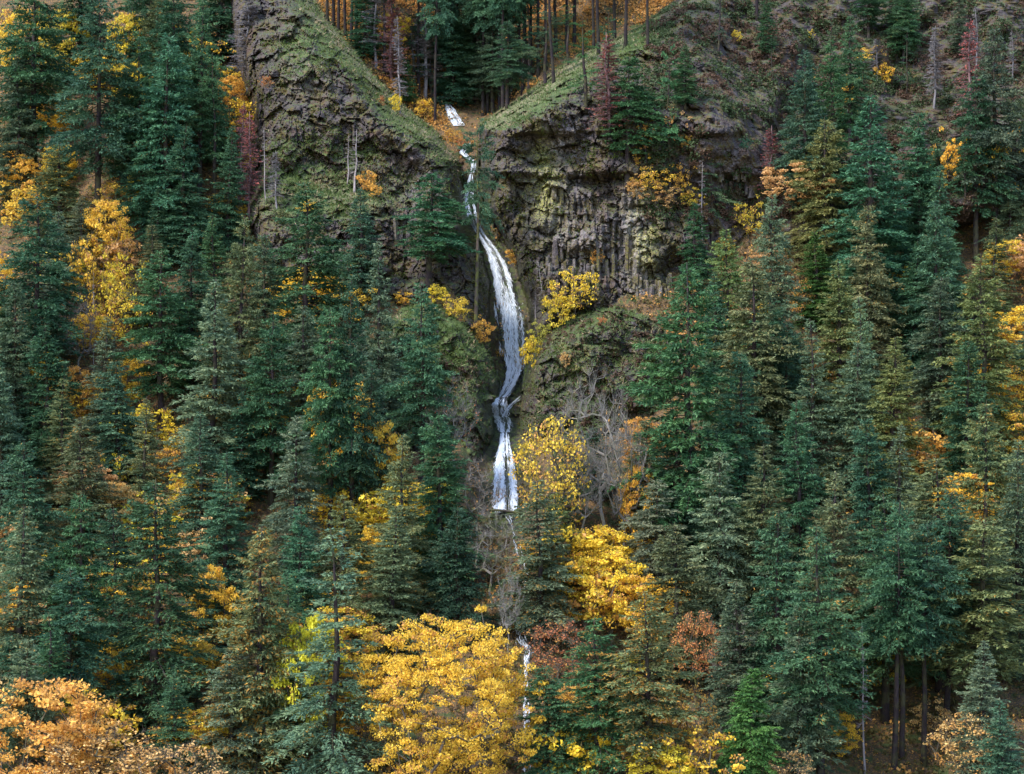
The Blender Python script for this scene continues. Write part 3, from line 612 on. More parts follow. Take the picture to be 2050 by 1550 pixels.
#@@TABLES
# kind, u, v of top, v of foot, half width, tone, share of yellowed needles, label
FIRS = [
 # ---- left slope
 ('M', 70, -130, 385, 78, 'd', .02, 'dark fir with thick bare trunk in the top left corner, golden leaves behind'),
 ('F', 40, 108, 430, 62, 'h', .01, 'dark blue-green fir at the left edge, tip below the corner of golden leaves'),
 ('M', 200, -20, 470, 82, 't', .02, 'big broad teal fir at upper left with bare trunk foot among yellow shrubs'),
 ('F', 330, 62, 500, 76, 't', .01, 'tall teal fir left of centre of the upper left forest, tip at top'),
 ('S', 366, 248, 535, 66, 't', .02, 'bright teal fir standing in front of a taller teal fir at upper left'),
 ('M', 352, -60, 330, 55, 'd', .02, 'dark fir cut by the upper edge behind the tall teal firs'),
 ('P', 430, 105, 428, 50, 'g', .02, 'slender thin-crowned green fir left of the red dead firs'),
 ('M', 398, 0, 400, 55, 'g', .03, 'loose green fir beside the slender fir near the grey cliff, upper left'),
 ('F', 118, 268, 500, 66, 'o', .10, 'olive fir below the big teal fir at upper left, gold leaves either side'),
 ('M', 75, 380, 850, 92, 'd', .03, 'massive dark layered fir near the left edge with black trunk over orange leaves'),
 ('F', 28, 560, 900, 60, 'h', .02, 'grey-green fir cut by the left edge beside the massive dark fir'),
 ('F', 478, 428, 885, 66, 'o', .12, 'tall yellow-olive fir left of the grassy cliff foot'),
 ('F', 528, 462, 800, 55, 'h', .03, 'grey-green fir tucked against the left end of the mossy cliff'),
 ('M', 612, 358, 840, 98, 'g', .02, 'large bright green fir in front of the grassy cliff ledge'),
 ('F', 424, 552, 985, 88, 'b', .05, 'tall grey-green fir with pale bare tip, left middle of the forest'),
 ('M', 325, 496, 870, 80, 'g', .02, 'broad dark-based green fir right of the yellow maple gully'),
 ('S', 209, 628, 900, 48, 'b', .02, 'slim blue-grey fir below the yellow maples on the left slope'),
 ('F', 385, 470, 800, 62, 'd', .03, 'dark fir behind the broad green fir and the pale-tipped fir'),
 ('S', 124, 752, 1020, 56, 'o', .14, 'olive fir below a broken grey snag on the left slope'),
 ('F', 168, 832, 1170, 80, 'o', .18, 'wide olive fir with rusty flecks, lower left middle'),
 ('S', 290, 790, 1080, 46, 'o', .12, 'narrow olive-grey fir right of the rusty-flecked olive fir'),
 ('F', 311, 955, 1480, 112, 'g', .13, 'great green foreground fir above the pale brush at lower left'),
 ('F', 455, 902, 1260, 78, 't', .02, 'neat teal pyramid fir between the two great foreground firs at lower left'),
 ('F', 592, 828, 1170, 66, 'b', .05, 'blue-grey fir left of the red-brown trunks below the cliff'),
 ('M', 660, 610, 1112, 66, 'g', .05, 'green fir with exposed brown trunk in front of the golden maple below the cliff'),
 ('M', 706, 560, 1095, 64, 'd', .04, 'dark fir with black trunk dividing the golden maple below the cliff'),
 ('S', 767, 474, 905, 58, 'b', .03, 'grey-green fir at the right foot of the left cliff'),
 ('M', 842, 562, 985, 66, 't', .02, 'dark teal fir with bare trunk foot left of the grassy spur'),
 ('M', 862, 343, 575, 70, 't', .0, 'vivid teal fir growing on the cliff left of the upper waterfall'),
 ('F', 800, 868, 1260, 70, 'o', .06, 'soft olive fir left of the lower waterfall'),
 ('F', 884, 822, 1200, 72, 'g', .02, 'fresh green fir next to the bare brown tree left of the lower fall'),
 ('F', 785, 1008, 1330, 76, 'b', .08, 'grey-green fir above the big golden maple, left of the green fir'),
 ('V', 672, 1055, 1590, 122, 'b', .06, 'great green foreground fir in front of the big golden maple'),
 ('F', 520, 1052, 1580, 100, 'o', .30, 'great olive foreground fir thick with ochre flecks, lower left'),
 ('F', 1082, 958, 1290, 80, 'b', .18, 'blue-green fir flecked yellow in front of the sparse maple below the fall'),
 ('M', 1198, 1232, 1600, 92, 'g', .16, 'loose green fir in the foreground right of the stream'),
 ('F', 1098, 1328, 1620, 82, 'g', .10, 'light green foreground fir right of the big golden maple'),
 ('M', 1300, 1180, 1610, 98, 'o', .32, 'ragged ochre-flecked foreground fir with reddish trunk, right of the stream'),
 ('F', 38, 1010, 1440, 96, 'b', .16, 'broad grey-olive fir at the left edge above the orange maple'),
 ('M', 163, 985, 1420, 72, 'd', .05, 'dark fir with tall black trunk right of the orange corner maple'),
 ('S', 402, 1112, 1350, 52, 't', .06, 'short teal fir in front of an orange maple, lower left'),
 ('F', 10, 730, 1080, 62, 'h', .05, 'pale grey fir cut by the left edge below the massive dark fir'),
 ('F', 600, 1010, 1330, 66, 't', .03, 'dark teal fir between the two great foreground firs left of the golden maple'),
 ('F', 232, 1010, 1330, 60, 'd', .06, 'dark fir behind the great green foreground fir at lower left'),
 ('F', 400, 820, 1130, 70, 't', .03, 'teal fir under the tall pale-tipped fir on the left'),
 ('F', 240, 720, 1000, 62, 't', .03, 'teal fir with golden leaves at its foot under the slim blue-grey fir'),
 ('M', 545, 620, 1010, 66, 'd', .03, 'dark fir right of the tall yellow-olive fir'),
 ('F', 740, 720, 1040, 52, 't', .03, 'small teal fir in front of the golden maple, right of the black trunk'),
 ('F', 915, 1010, 1290, 66, 'd', .03, 'dark green fir left of the stream above the big golden maple'),
 ('F', 455, 250, 520, 45, 'd', .03, 'dark fir just left of the red dead firs'),
 ('M', 275, 60, 420, 60, 't', .02, 'teal fir between two tall firs at upper left, red leaves beside it'),
 ('F', 60, 880, 1230, 72, 't', .06, 'teal fir near the left edge under the wide olive fir'),
 ('F', 460, 1290, 1600, 80, 'b', .26, 'blue-grey ochre-flecked fir at the bottom edge left of the golden maple'),
 # ---- the falls and the right cliff
 ('O', 950, 232, 652, 50, 't', .0, 'tall fir with long mossy bare trunk standing against the waterfall'),
 ('S', 992, 335, 450, 24, 'd', .0, 'small dark fir clinging to the cliff right of the upper fall'),
 ('P', 1172, 28, 218, 48, 'g', .0, 'open green fir with tiered branches on the right clifftop'),
 ('M', 1257, 110, 372, 62, 'g', .02, 'dark green fir on the right cliff above the yellow slope'),
 ('P', 1340, 88, 385, 46, 'g', .03, 'thin green fir right of the burnt trunk on the right cliff'),
 ('P', 1218, 20, 210, 40, 'g', .02, 'ragged fir at the upper edge behind the red-tipped dead fir'),
 ('F', 1190, 852, 1000, 42, 'd', .0, 'small dark conical fir behind the sparse maple right of the falls'),
 ('P', 1425, 275, 485, 36, 'h', .0, 'thin grey-green fir beside the tall bare snag'),
 ('S', 1395, 400, 600, 38, 'd', .05, 'dark little fir at the foot of the tall bare snag'),
 # ---- upper valley
 ('F', 905, 5, 215, 52, 't', .0, 'teal fir in the upper valley left of the small cascade'),
 ('F', 955, -60, 210, 62, 'd', .0, 'dark fir filling the head of the upper valley'),
 ('M', 875, -90, 175, 62, 'd', .0, 'dark fir behind the grey dead firs in the upper valley'),
 ('S', 812, 112, 208, 27, 'g', .0, 'little grey-green fir perched on the left ridge'),
 ('P', 828, 10, 180, 42, 'd', .0, 'thin dark fir on the ridge between two grey dead firs'),
 ('F', 1003, -80, 185, 50, 'd', .0, 'dark fir at the upper edge right of the valley head'),
 ('M', 920, -150, 130, 60, 't', .0, 'distant teal fir high in the upper valley'),
 ('P', 1060, -40, 180, 46, 'd', .0, 'dark thin fir among straight trunks right of the upper valley'),
 ('P', 862, 50, 200, 40, 'h', .0, 'thin grey-green fir left of the cascade in the upper valley'),
 ('F', 932, 75, 192, 34, 't', .0, 'small teal fir above the fallen log in the upper valley'),
 ('M', 1018, 40, 215, 44, 't', .0, 'teal fir right of the valley head among the straight trunks'),
 ('P', 1092, 10, 170, 46, 'h', .0, 'sparse grey-green fir on the right rim beside the leaning trunk'),
 ('P', 1138, 0, 130, 40, 'g', .0, 'sparse green fir at the upper edge of the right rim'),
 ('M', 985, 20, 228, 40, 'h', .0, 'grey-green fir just right of the valley head'),
 ('F', 730, -60, 118, 40, 'd', .0, 'dark fir at the upper edge behind the left ridge'),
 ('F', 440, -120, 130, 60, 't', .02, 'teal fir cut by the upper edge left of the grey cliff top'),
 ('F', 310, -140, 170, 70, 't', .02, 'teal fir cut by the upper edge between the gold maples'),
 ('F', 160, -140, 180, 70, 'd', .02, 'dark fir cut by the upper edge right of the top left corner'),
 ('F', 425, 150, 330, 52, 'g', .03, 'green fir under the loose green fir near the grey cliff'),
 ('F', 1372, 90, 215, 26, 'g', .0, 'small green fir on the shrub slope right of the thin fir'),
 # ---- right slope
 ('F', 1614, 98, 425, 54, 't', .01, 'teal fir, left one of a pair below the upper right slope'),
 ('S', 1665, 72, 410, 52, 'g', .01, 'dark green fir, right one of a pair below the upper right slope'),
 ('F', 1647, 232, 570, 66, 'y', .02, 'yellow-green fir in front of the upper right pair'),
 ('F', 1735, 185, 650, 104, 't', .0, 'very broad bushy teal fir at upper right'),
 ('F', 1842, 225, 560, 62, 't', .0, 'teal fir right of the very broad bushy fir'),
 ('M', 1992, 55, 505, 74, 'h', .03, 'tall grey-green fir with bare trunk at the right edge'),
 ('M', 1955, 150, 520, 60, 'd', .03, 'dark fir under the red dead fir at upper right'),
 ('F', 1547, 388, 815, 66, 'b', .06, 'grey-green fir right of the tall bare snag, yellow shrub above it'),
 ('F', 1456, 452, 800, 58, 'y', .04, 'small yellow-green fir right of the basalt columns'),
 ('F', 1636, 460, 660, 50, 'c', .0, 'bright green rounded fir in the middle of the right forest'),
 ('F', 1738, 408, 770, 60, 'o', .08, 'olive-topped fir below the very broad bushy fir'),
 ('F', 1872, 398, 770, 70, 't', .02, 'large teal fir left of the yellow tree at the right edge'),
 ('S', 1882, 325, 640, 52, 't', .02, 'slim teal fir behind the large teal fir at right'),
 ('S', 1990, 430, 660, 44, 'o', .10, 'small olive fir in front of yellow leaves at the right edge'),
 ('F', 1385, 520, 1150, 112, 'g', .02, 'huge dark green fir right of the round buttress'),
 ('F', 1432, 540, 820, 52, 't', .0, 'bright teal fir behind the huge dark green fir'),
 ('F', 1508, 522, 965, 98, 'o', .05, 'wide pale olive fir right of the huge dark green fir'),
 ('F', 1682, 518, 870, 74, 'y', .06, 'light green fir in the middle of the right slope'),
 ('S', 1630, 635, 1020, 62, 'b', .04, 'grey fir with pale bare tip on the right slope'),
 ('S', 1727, 588, 910, 46, 'b', .03, 'slim grey-green fir right of the light green fir'),
 ('F', 1712, 678, 1020, 68, 'b', .04, 'grey-green fir under the slim fir on the right slope'),
 ('F', 1788, 672, 1030, 80, 'y', .05, 'yellow-green broad-armed fir on the right slope'),
 ('F', 1885, 552, 870, 74, 'h', .03, 'blue-green fir left of the tall yellow-olive fir at right'),
 ('F', 1968, 505, 960, 90, 'y', .14, 'tall yellow-olive fir with pale tip near the right edge'),
 ('S', 1802, 845, 1170, 58, 'b', .02, 'neat grey-green pyramid fir under the broad-armed fir'),
 ('F', 1966, 798, 1260, 80, 'o', .20, 'tawny olive fir near the right edge under the yellow-olive fir'),
 ('F', 1528, 888, 1300, 92, 'o', .04, 'large olive-green fir below the wide pale olive fir'),
 ('F', 1444, 902, 1310, 84, 'b', .01, 'blue-tinted fir right of the orange maple'),
 ('F', 1668, 942, 1400, 86, 'o', .06, 'olive fir with mossy dead limbs, lower right'),
 ('F', 1880, 908, 1380, 106, 'o', .10, 'wide olive fir with sweeping branches, lower right'),
 ('M', 1772, 985, 1440, 96, 'g', .05, 'dark green sweeping fir left of the bare lower right trunks'),
 ('M', 1642, 1050, 1570, 92, 'g', .08, 'tall fir with mossy broken limbs at the lower right'),
 ('T', 1790, 1060, 1540, 76, 'd', .04, 'fir whose straight reddish trunk is leftmost of three at the bottom right'),
 ('T', 1806, 1000, 1515, 70, 'd', .04, 'fir whose grey trunk is the middle of three at the bottom right'),
 ('T', 1850, 1040, 1530, 78, 'd', .05, 'fir whose brown trunk is rightmost of three at the bottom right'),
 ('T', 1896, 980, 1430, 80, 'd', .06, 'fir with paired dark trunk right of the three bare trunks'),
 ('N', 1728, 1250, 1545, 30, 'grey', .0, 'thin leafless trunk left of the three bare trunks at the bottom right'),
 ('C', 1502, 1332, 1600, 72, 'c', .0, 'bright green drooping cedar under the bare mossy tree, lower right'),
 ('F', 2005, 1398, 1640, 66, 't', .0, 'small teal fir in the bottom right corner'),
 ('M', 1965, 1035, 1460, 118, 'o', .10, 'heavy pale-olive fir at the right edge with tiered limbs'),
 ('F', 1562, 1020, 1490, 84, 'g', .05, 'green fir above the bare mossy tree at lower right'),
 ('F', 1600, 1200, 1560, 72, 'h', .08, 'blue-green fir right of the drooping cedar'),
 ('M', 1355, 820, 1150, 72, 'd', .02, 'dark fir hung with orange maple leaves below the round buttress'),
 ('F', 1575, 640, 960, 60, 't', .03, 'teal fir between the wide pale olive and the light green fir'),
 ('F', 1830, 480, 760, 60, 'd', .05, 'dark fir behind yellow leaves right of the olive-topped fir'),
 ('F', 1930, 680, 1010, 66, 'd', .05, 'dark fir left of the tawny olive fir'),
 ('F', 1600, 800, 1180, 66, 't', .03, 'teal fir below the pale-tipped grey fir'),
 ('F', 1745, 830, 1180, 62, 'd', .05, 'dark fir left of the neat pyramid fir'),
 ('F', 2040, 900, 1350, 80, 'h', .06, 'grey-green fir cut by the right edge'),
 ('F', 1480, 700, 1090, 70, 't', .03, 'teal fir in the shadow behind the blue-tinted fir'),
 ('M', 1700, 30, 300, 40, 'g', .02, 'green fir at the upper edge above the very broad bushy fir'),
 ('M', 1797, -50, 132, 36, 'g', .02, 'left of two firs on the ledge at the upper right'),
 ('M', 1809, -30, 136, 34, 'g', .04, 'right of two firs on the ledge at the upper right'),
 ('M', 1738, -70, 82, 34, 'd', .0, 'dark trunked fir cut by the upper edge, upper right slope'),
]
for row in FIRS:
    k_, u_, vt_, vb_, hw_, tn_, fl_, lb_ = row
    if lb_.startswith('thin leafless'):
        plant_conifer(k_, u_, vt_, vb_, hw_, tn_, fl_, lb_, 'dead_tree', 'dead tree', 'dead trees'); continue
    if lb_.startswith('bright green drooping'):
        plant_conifer(k_, u_, vt_, vb_, hw_, tn_, fl_, lb_, 'cedar_tree', 'cedar tree', 'cedars'); continue
    gp = 'firs on the left slope' if u_ < 960 and vb_ > 300 else 'firs on the right slope' if u_ > 1350 else 'firs round the falls and the upper valley'
    if lb_.startswith('tall fir with long mossy'): gp = 'firs round the falls and the upper valley'
    r_ = plant_conifer(k_, u_, vt_, vb_, hw_, tn_, fl_, lb_, group=gp)
    if lb_.startswith('tall fir with long mossy'):
        for c_ in r_.children:
            if c_.name.startswith('trunk'): c_.color = (.070, .054, .046, .7)
DEADS = [
 ('G', 496, -15, 182, 52, 'grey', 'grey twiggy dead fir against the left side of the cliff'),
 ('D', 484, 205, 428, 34, 'red', 'red dead fir, left of the pair beside the mossy cliff'),
 ('D', 501, 222, 432, 36, 'red', 'red dead fir, right of the pair beside the mossy cliff'),
 ('N', 531, 252, 405, 16, 'grey', 'thin bare pole right of the red dead firs'),
 ('G', 476, 325, 425, 26, 'grey', 'low grey dead fir at the foot of the red pair'),
 ('G', 553, 300, 420, 24, 'grey', 'small grey twiggy snag below the mossy cliff face'),
 ('N', 712, 258, 385, 30, 'grey', 'forked grey snag on the grassy ledge of the left cliff'),
 ('N', 697, 270, 365, 18, 'grey', 'thin grey snag beside the forked snag on the left cliff'),
 ('G', 852, 5, 198, 50, 'grey', 'tall grey dead fir on the ridge in the upper valley'),
 ('D', 785, -10, 170, 46, 'rust', 'dead fir with red needles at its top on the left ridge'),
 ('G', 752, -60, 132, 40, 'grey', 'grey dead fir at the upper edge of the left ridge'),
 ('G', 800, 30, 230, 26, 'grey', 'slim grey dead fir halfway down the left ridge'),
 ('D', 1217, 62, 288, 52, 'rust', 'dead fir with red-tipped lower branches on the right clifftop'),
 ('N', 1294, 180, 318, 20, 'grey', 'burnt black and white trunk on the right cliff'),
 ('N', 1404, 304, 528, 24, 'grey', 'tall bare broken snag right of the basalt columns'),
 ('D', 1942, 35, 248, 40, 'red', 'red dead fir near the upper right corner'),
 ('G', 1757, 75, 160, 30, 'grey', 'grey dead fir on the upper right slope'),
 ('N', 703, 490, 600, 14, 'grey', 'thin pale snag at the foot of the left cliff'),
 ('N', 1098, 520, 660, 22, 'grey', 'leaning grey snag in front of the yellow maple right of the fall'),
 ('N', 1072, 566, 640, 12, 'rust', 'short reddish stump snag right of the main fall'),
 ('N', 116, 722, 800, 16, 'grey', 'broken crooked grey snag on the left slope'),
 ('N', 188, 540, 730, 10, 'grey', 'slim grey pole under the yellow maples on the left slope'),
 ('N', 1370, 105, 200, 14, 'grey', 'small grey snag on the shrub slope above the right cliff'),
 ('D', 1545, 250, 400, 40, 'rust', 'rusty dead branches left of the upper right pair of firs'),
]
for k_, u_, vt_, vb_, hw_, tn_, lb_ in DEADS:
    r_ = plant_conifer(k_, u_, vt_, vb_, hw_, tn_, 0, lb_, 'dead_tree', 'dead tree', 'dead trees', lean=((-.16, 0) if 'leaning grey snag' in lb_ else (0, 0)))
    if 'burnt' in lb_:
        for c_ in r_.children: c_.color = (.05, .045, .05, 0)
# straight bare trunks with crowns above the frame, on both rims of the upper valley
TRK = [(655, 42), (668, 52), (678, 62), (692, 72), (703, 88), (714, 100), (748, 118), (770, 150), (838, 195), (966, 232), (976, 228), (999, 222), (1006, 218), (1022, 200), (1038, 172), (1046, 180), (1062, 160), (1078, 152), (1092, 140), (1108, 166), (1114, 110), (1134, 105), (1150, 92), (1188, 98), (1198, 108), (1231, 78), (1253, 92), (1296, 95), (1516, 40), (870, 250), (1018, 175), (1054, 150)]
for i, (u_, vb_) in enumerate(TRK):
    side = 'left' if u_ < 930 else 'right'
    rank = sum(1 for q in TRK if (q[0] < 930) == (u_ < 930) and q[0] <= u_)
    ORD = 'first second third fourth fifth sixth seventh eighth ninth tenth eleventh twelfth thirteenth fourteenth fifteenth sixteenth seventeenth eighteenth nineteenth twentieth twenty-first twenty-second twenty-third'.split()
    lab = '%s straight bare trunk from the left on the %s rim of the upper valley' % (ORD[rank - 1], side)
    r_ = plant_conifer('T', u_, vb_ - rng.uniform(330, 430), vb_, rng.uniform(34, 48), 't', 0, lab, group='tall trunks on the %s rim' % side)
    for c_ in r_.children:
        if c_.name.startswith('trunk'): c_.color = (.020, .015, .018, .1)
    if u_ == 1108: r_.rotation_euler = (0, -.05, 0)
BROADS = [
 ('big', 908, 1240, 1610, 172, 'gold', .22, 'great golden maple at the bottom centre, brightest tree in the picture'),
 ('maple', 622, 1252, 1560, 78, 'lemon', .12, 'yellow maple behind the great green foreground fir left of the big maple'),
 ('maple', 715, 1330, 1530, 80, 'gold', .3, 'amber maple showing through the branches of the great green foreground fir'),
 ('maple', 88, 1366, 1640, 150, 'amber', .35, 'orange maple filling the bottom left corner'),
 ('sparse', 190, 1452, 1660, 150, 'pale', .3, 'pale brushy maple along the bottom edge right of the orange corner maple'),
 ('sparse', 330, 1490, 1670, 110, 'pale', .3, 'low pale brush at the bottom edge under the great green fir'),
 ('maple', 425, 1145, 1330, 58, 'gold', .25, 'orange-gold maple peeking past the short teal fir, lower left'),
 ('maple', 690, 765, 1010, 78, 'gold', .15, 'golden maple behind black trunks below the left cliff'),
 ('maple', 770, 850, 1060, 55, 'gold', .2, 'gold maple right of the black trunks below the left cliff'),
 ('maple', 735, 1060, 1200, 34, 'lemon', .1, 'small yellow maple left of the soft olive fir'),
 ('sparse', 1108, 846, 1135, 88, 'gold', .25, 'half-bare gold maple right of the lower fall'),
 ('maple', 1295, 835, 1010, 52, 'amber', .6, 'orange-topped maple hanging beside the huge dark green fir'),
 ('maple', 1275, 935, 1110, 52, 'gold', .3, 'orange-gold maple below the orange-topped one'),
 ('maple', 1225, 1115, 1290, 92, 'gold', .25, 'spreading gold maple right of the stream'),
 ('maple', 1300, 1150, 1330, 70, 'gold', .35, 'gold maple behind the ragged foreground fir right of the stream'),
 ('sparse', 1120, 1245, 1400, 75, 'rust', .3, 'thin rust-leaved maple beside the lower stream'),
 ('bare', 955, 930, 1080, 56, 'brown', .3, 'brown twiggy bare tree at the left foot of the lower fall'),
 ('bare', 1205, 770, 1120, 82, 'pale', .3, 'leafless grey tree in front of the round buttress'),
 ('bare', 1250, 820, 1130, 48, 'pale', .3, 'leafless slim tree with reddish trunk left of the orange maple'),
 ('bare', 1168, 900, 1125, 52, 'pale', .3, 'bare dark-stemmed tree leaning beside the half-bare gold maple'),
 ('bare', 1482, 1238, 1440, 70, 'pale', .3, 'bare mossy tree with white twigs above the drooping cedar'),
 ('bare', 985, 1040, 1220, 60, 'gold', .3, 'mossy crooked tree in front of the foot of the lower fall'),
 ('bare', 905, 770, 960, 52, 'rust', .3, 'bare twiggy tree with rust leaves on the grassy spur'),
 ('bare', 1018, 1150, 1330, 30, 'pale', .3, 'upright leafless tree left of the lower stream'),
 ('bare', 160, 590, 760, 44, 'pale', .3, 'leafless pale saplings under the yellow maples, left slope'),
 ('sparse', 1392, 1230, 1420, 60, 'rust', .3, 'thin rust-leaved tree between the ragged fir and the bare mossy tree'),
 ('sparse', 1355, 1370, 1580, 70, 'amber', .3, 'thin amber-leaved tree right of the ragged foreground fir'),
 ('sparse', 1932, 1432, 1600, 84, 'pale', .4, 'pale pinkish brush in the bottom right corner'),
 ('sparse', 1560, 1500, 1600, 60, 'pale', .3, 'low pale brush at the bottom edge under the drooping cedar'),
 ('maple', 215, 405, 560, 58, 'gold', .2, 'yellow maple round the bare trunk foot of the big broad fir'),
 ('loose', 240, 500, 660, 52, 'lemon', .25, 'yellow maple in the middle of the left gully'),
 ('loose', 175, 470, 640, 48, 'gold', .2, 'gold maple behind the massive dark fir, left gully'),
 ('loose', 225, 570, 720, 62, 'lemon', .3, 'brightest lemon maple at the foot of the left gully'),
 ('loose', 298, 345, 450, 40, 'lemon', .1, 'lime-yellow maple between the teal firs at upper left'),
 ('maple', 130, 30, 200, 58, 'lemon', .1, 'lemon maple right of the dark trunk in the top left corner'),
 ('maple', 45, 15, 220, 52, 'gold', .3, 'orange-gold maple in the top left corner behind the dark trunk'),
 ('maple', 255, 30, 200, 52, 'gold', .25, 'gold maple cut by the upper edge, upper left'),
 ('maple', 265, 130, 270, 40, 'lemon', .15, 'yellow maple between two teal firs, upper left'),
 ('maple', 105, 185, 300, 46, 'gold', .1, 'gold maple right of the dark blue-green fir, upper left'),
 ('maple', 118, 290, 400, 44, 'gold', .1, 'gold maple behind the olive fir, upper left'),
 ('maple', 50, 320, 440, 40, 'gold', .2, 'gold maple low at the left edge under the dark blue-green fir'),
 ('shrub', 276, 85, 120, 16, 'red', .0, 'dark red shrub among the teal firs at upper left'),
 ('maple', 255, 712, 850, 46, 'gold', .1, 'gold maple under the broad dark-based fir, left slope'),
 ('maple', 155, 735, 860, 52, 'amber', .4, 'orange maple behind the broken grey snag'),
 ('maple', 88, 715, 850, 48, 'gold', .3, 'orange-gold maple behind the black trunk of the massive dark fir'),
 ('loose', 235, 900, 1010, 44, 'lemon', .25, 'yellow maple between the olive firs, left middle'),
 ('loose', 548, 810, 940, 34, 'gold', .2, 'gold maple right of the tall yellow-olive fir foot'),
 ('loose', 1150, 535, 645, 46, 'lemon', .25, 'bright yellow maple on the ledge right of the main fall'),
 ('loose', 1118, 575, 662, 40, 'lemon', .05, 'lemon maple below the bright yellow maple on the ledge'),
 ('loose', 1172, 560, 625, 26, 'gold', .3, 'small gold maple right of the bright yellow maple on the ledge'),
 ('loose', 1080, 640, 705, 24, 'lime', .0, 'lime-green maple between the leaning snag and the main fall'),
 ('shrub', 1065, 668, 738, 26, 'lemon', .05, 'yellow-green shrub leaning over the main fall from the right'),
 ('shrub', 1046, 700, 748, 16, 'gold', .3, 'orange shrub at the edge of the main fall, right side'),
 ('shrub', 1036, 488, 532, 24, 'amber', .3, 'orange shrub beside the upper bend of the fall'),
 ('shrub', 876, 566, 606, 24, 'lemon', .0, 'round yellow shrub on the cliff left of the fall'),
 ('shrub', 912, 590, 640, 30, 'gold', .1, 'gold shrub left of the mossy bare trunk'),
 ('shrub', 962, 632, 690, 30, 'amber', .3, 'orange shrub right of the mossy bare trunk'),
 ('shrub', 1000, 694, 716, 12, 'amber', .2, 'orange sprig overhanging the main fall from the left'),
 ('shrub', 1048, 880, 918, 13, 'lemon', .05, 'small yellow shrub right of the lower fall'),
 ('loose', 1283, 288, 345, 30, 'gold', .5, 'gold bushy maple at the top of the yellow slope on the right cliff'),
 ('loose', 1300, 335, 395, 36, 'gold', .35, 'broad gold maple in the middle of the yellow slope on the right cliff'),
 ('loose', 1328, 372, 420, 34, 'pale', .4, 'pale gold maple at the foot of the yellow slope on the right cliff'),
 ('loose', 1275, 355, 402, 24, 'pale', .4, 'pale gold maple at the left side of the yellow slope'),
 ('loose', 1362, 322, 400, 30, 'gold', .4, 'orange-gold maple left of the tall bare snag'),
 ('loose', 1378, 372, 425, 26, 'gold', .3, 'low gold maple just left of the tall bare snag'),
 ('loose', 1292, 245, 300, 24, 'amber', .4, 'orange maple behind the dark green fir on the right cliff'),
 ('loose', 1348, 215, 300, 28, 'pale', .5, 'thin orange maple right of the burnt trunk'),
 ('shrub', 1375, 262, 300, 16, 'amber', .4, 'orange bush between the thin green fir and the dark rock'),
 ('loose', 1500, 398, 490, 34, 'gold', .3, 'gold maple right of the tall bare snag, below dark rock'),
 ('loose', 1893, 268, 395, 36, 'gold', .1, 'narrow yellow tree between firs near the right edge'),
 ('loose', 1978, 262, 390, 52, 'gold', .25, 'gold maple behind the trunk at the right edge'),
 ('maple', 2012, 480, 580, 42, 'gold', .2, 'gold maple at the right edge beside the bare trunk'),
 ('shrub', 1475, 58, 88, 13, 'lemon', .1, 'lone yellow bush on the upper right slope'),
 ('shrub', 1622, 58, 82, 8, 'lemon', .0, 'tiny yellow bush on the upper right slope'),
 ('shrub', 1492, 272, 300, 14, 'lemon', .1, 'yellow bush right of the dark green bush under dark rock'),
 ('shrub', 1700, 145, 215, 14, 'gold', .2, 'upright gold bush right of the upper right pair of firs'),
 ('shrub', 1742, 92, 130, 22, 'gold', .3, 'gold bush beside the grey dead fir, upper right slope'),
 ('shrub', 1770, 120, 170, 20, 'gold', .3, 'gold bush below the two firs on the ledge'),
 ('maple', 1548, 850, 940, 26, 'gold', .1, 'golden maple glimpsed between two trunks on the right slope'),
 ('loose', 1798, 520, 640, 44, 'gold', .2, 'gold maple in the gap between firs on the right slope'),
 ('loose', 1705, 540, 600, 26, 'gold', .2, 'gold maple behind the light green fir'),
 ('loose', 1600, 560, 650, 30, 'amber', .3, 'orange maple left of the bright green rounded fir'),
 ('shrub', 495, 198, 232, 15, 'pale', .2, 'pale yellow bush at the tip of the red dead firs'),
 ('shrub', 533, 150, 176, 12, 'rust', .4, 'rust bush on the left cliff beside the grey dead fir'),
 ('shrub', 793, 183, 225, 13, 'lemon', .05, 'lone yellow bush on the left ridge'),
 ('shrub', 764, 190, 212, 11, 'rust', .4, 'rust bush beside the yellow bush on the left ridge'),
 ('shrub', 848, 195, 240, 22, 'gold', .3, 'gold bush behind the left ridge'),
 ('shrub', 735, 335, 385, 22, 'amber', .2, 'orange bush on the grassy ledge, left one', ),
 ('shrub', 750, 365, 395, 15, 'amber', .2, 'orange bush on the grassy ledge, right one'),
 ('shrub', 617, 400, 428, 18, 'gold', .2, 'gold bush behind the tip of the large bright green fir'),
 ('shrub', 930, 270, 305, 20, 'rust', .5, 'rust bush beside the thin broken cascade'),
 ('shrub', 908, 255, 285, 22, 'amber', .5, 'orange bush below the small cascade'),
 ('shrub', 1480, 300, 375, 36, 'lime', .0, 'round dark green bush under the dark rock band'),
 ('shrub', 1205, 630, 655, 10, 'rust', .4, 'rust bush on the round buttress'),
 ('shrub', 1132, 702, 735, 14, 'pale', .3, 'pale bush on the round buttress'),
 ('shrub', 1195, 495, 530, 13, 'amber', .4, 'orange bush on the columned cliff'),
 ('shrub', 805, 580, 610, 22, 'gold', .3, 'gold bush at the foot of the left cliff beside the grey-green fir'),
 ('loose', 450, 385, 445, 34, 'gold', .1, 'gold maple at the foot of the red dead firs'),
 ('loose', 492, 405, 470, 24, 'lemon', .1, 'yellow maple right below the red dead firs'),
]
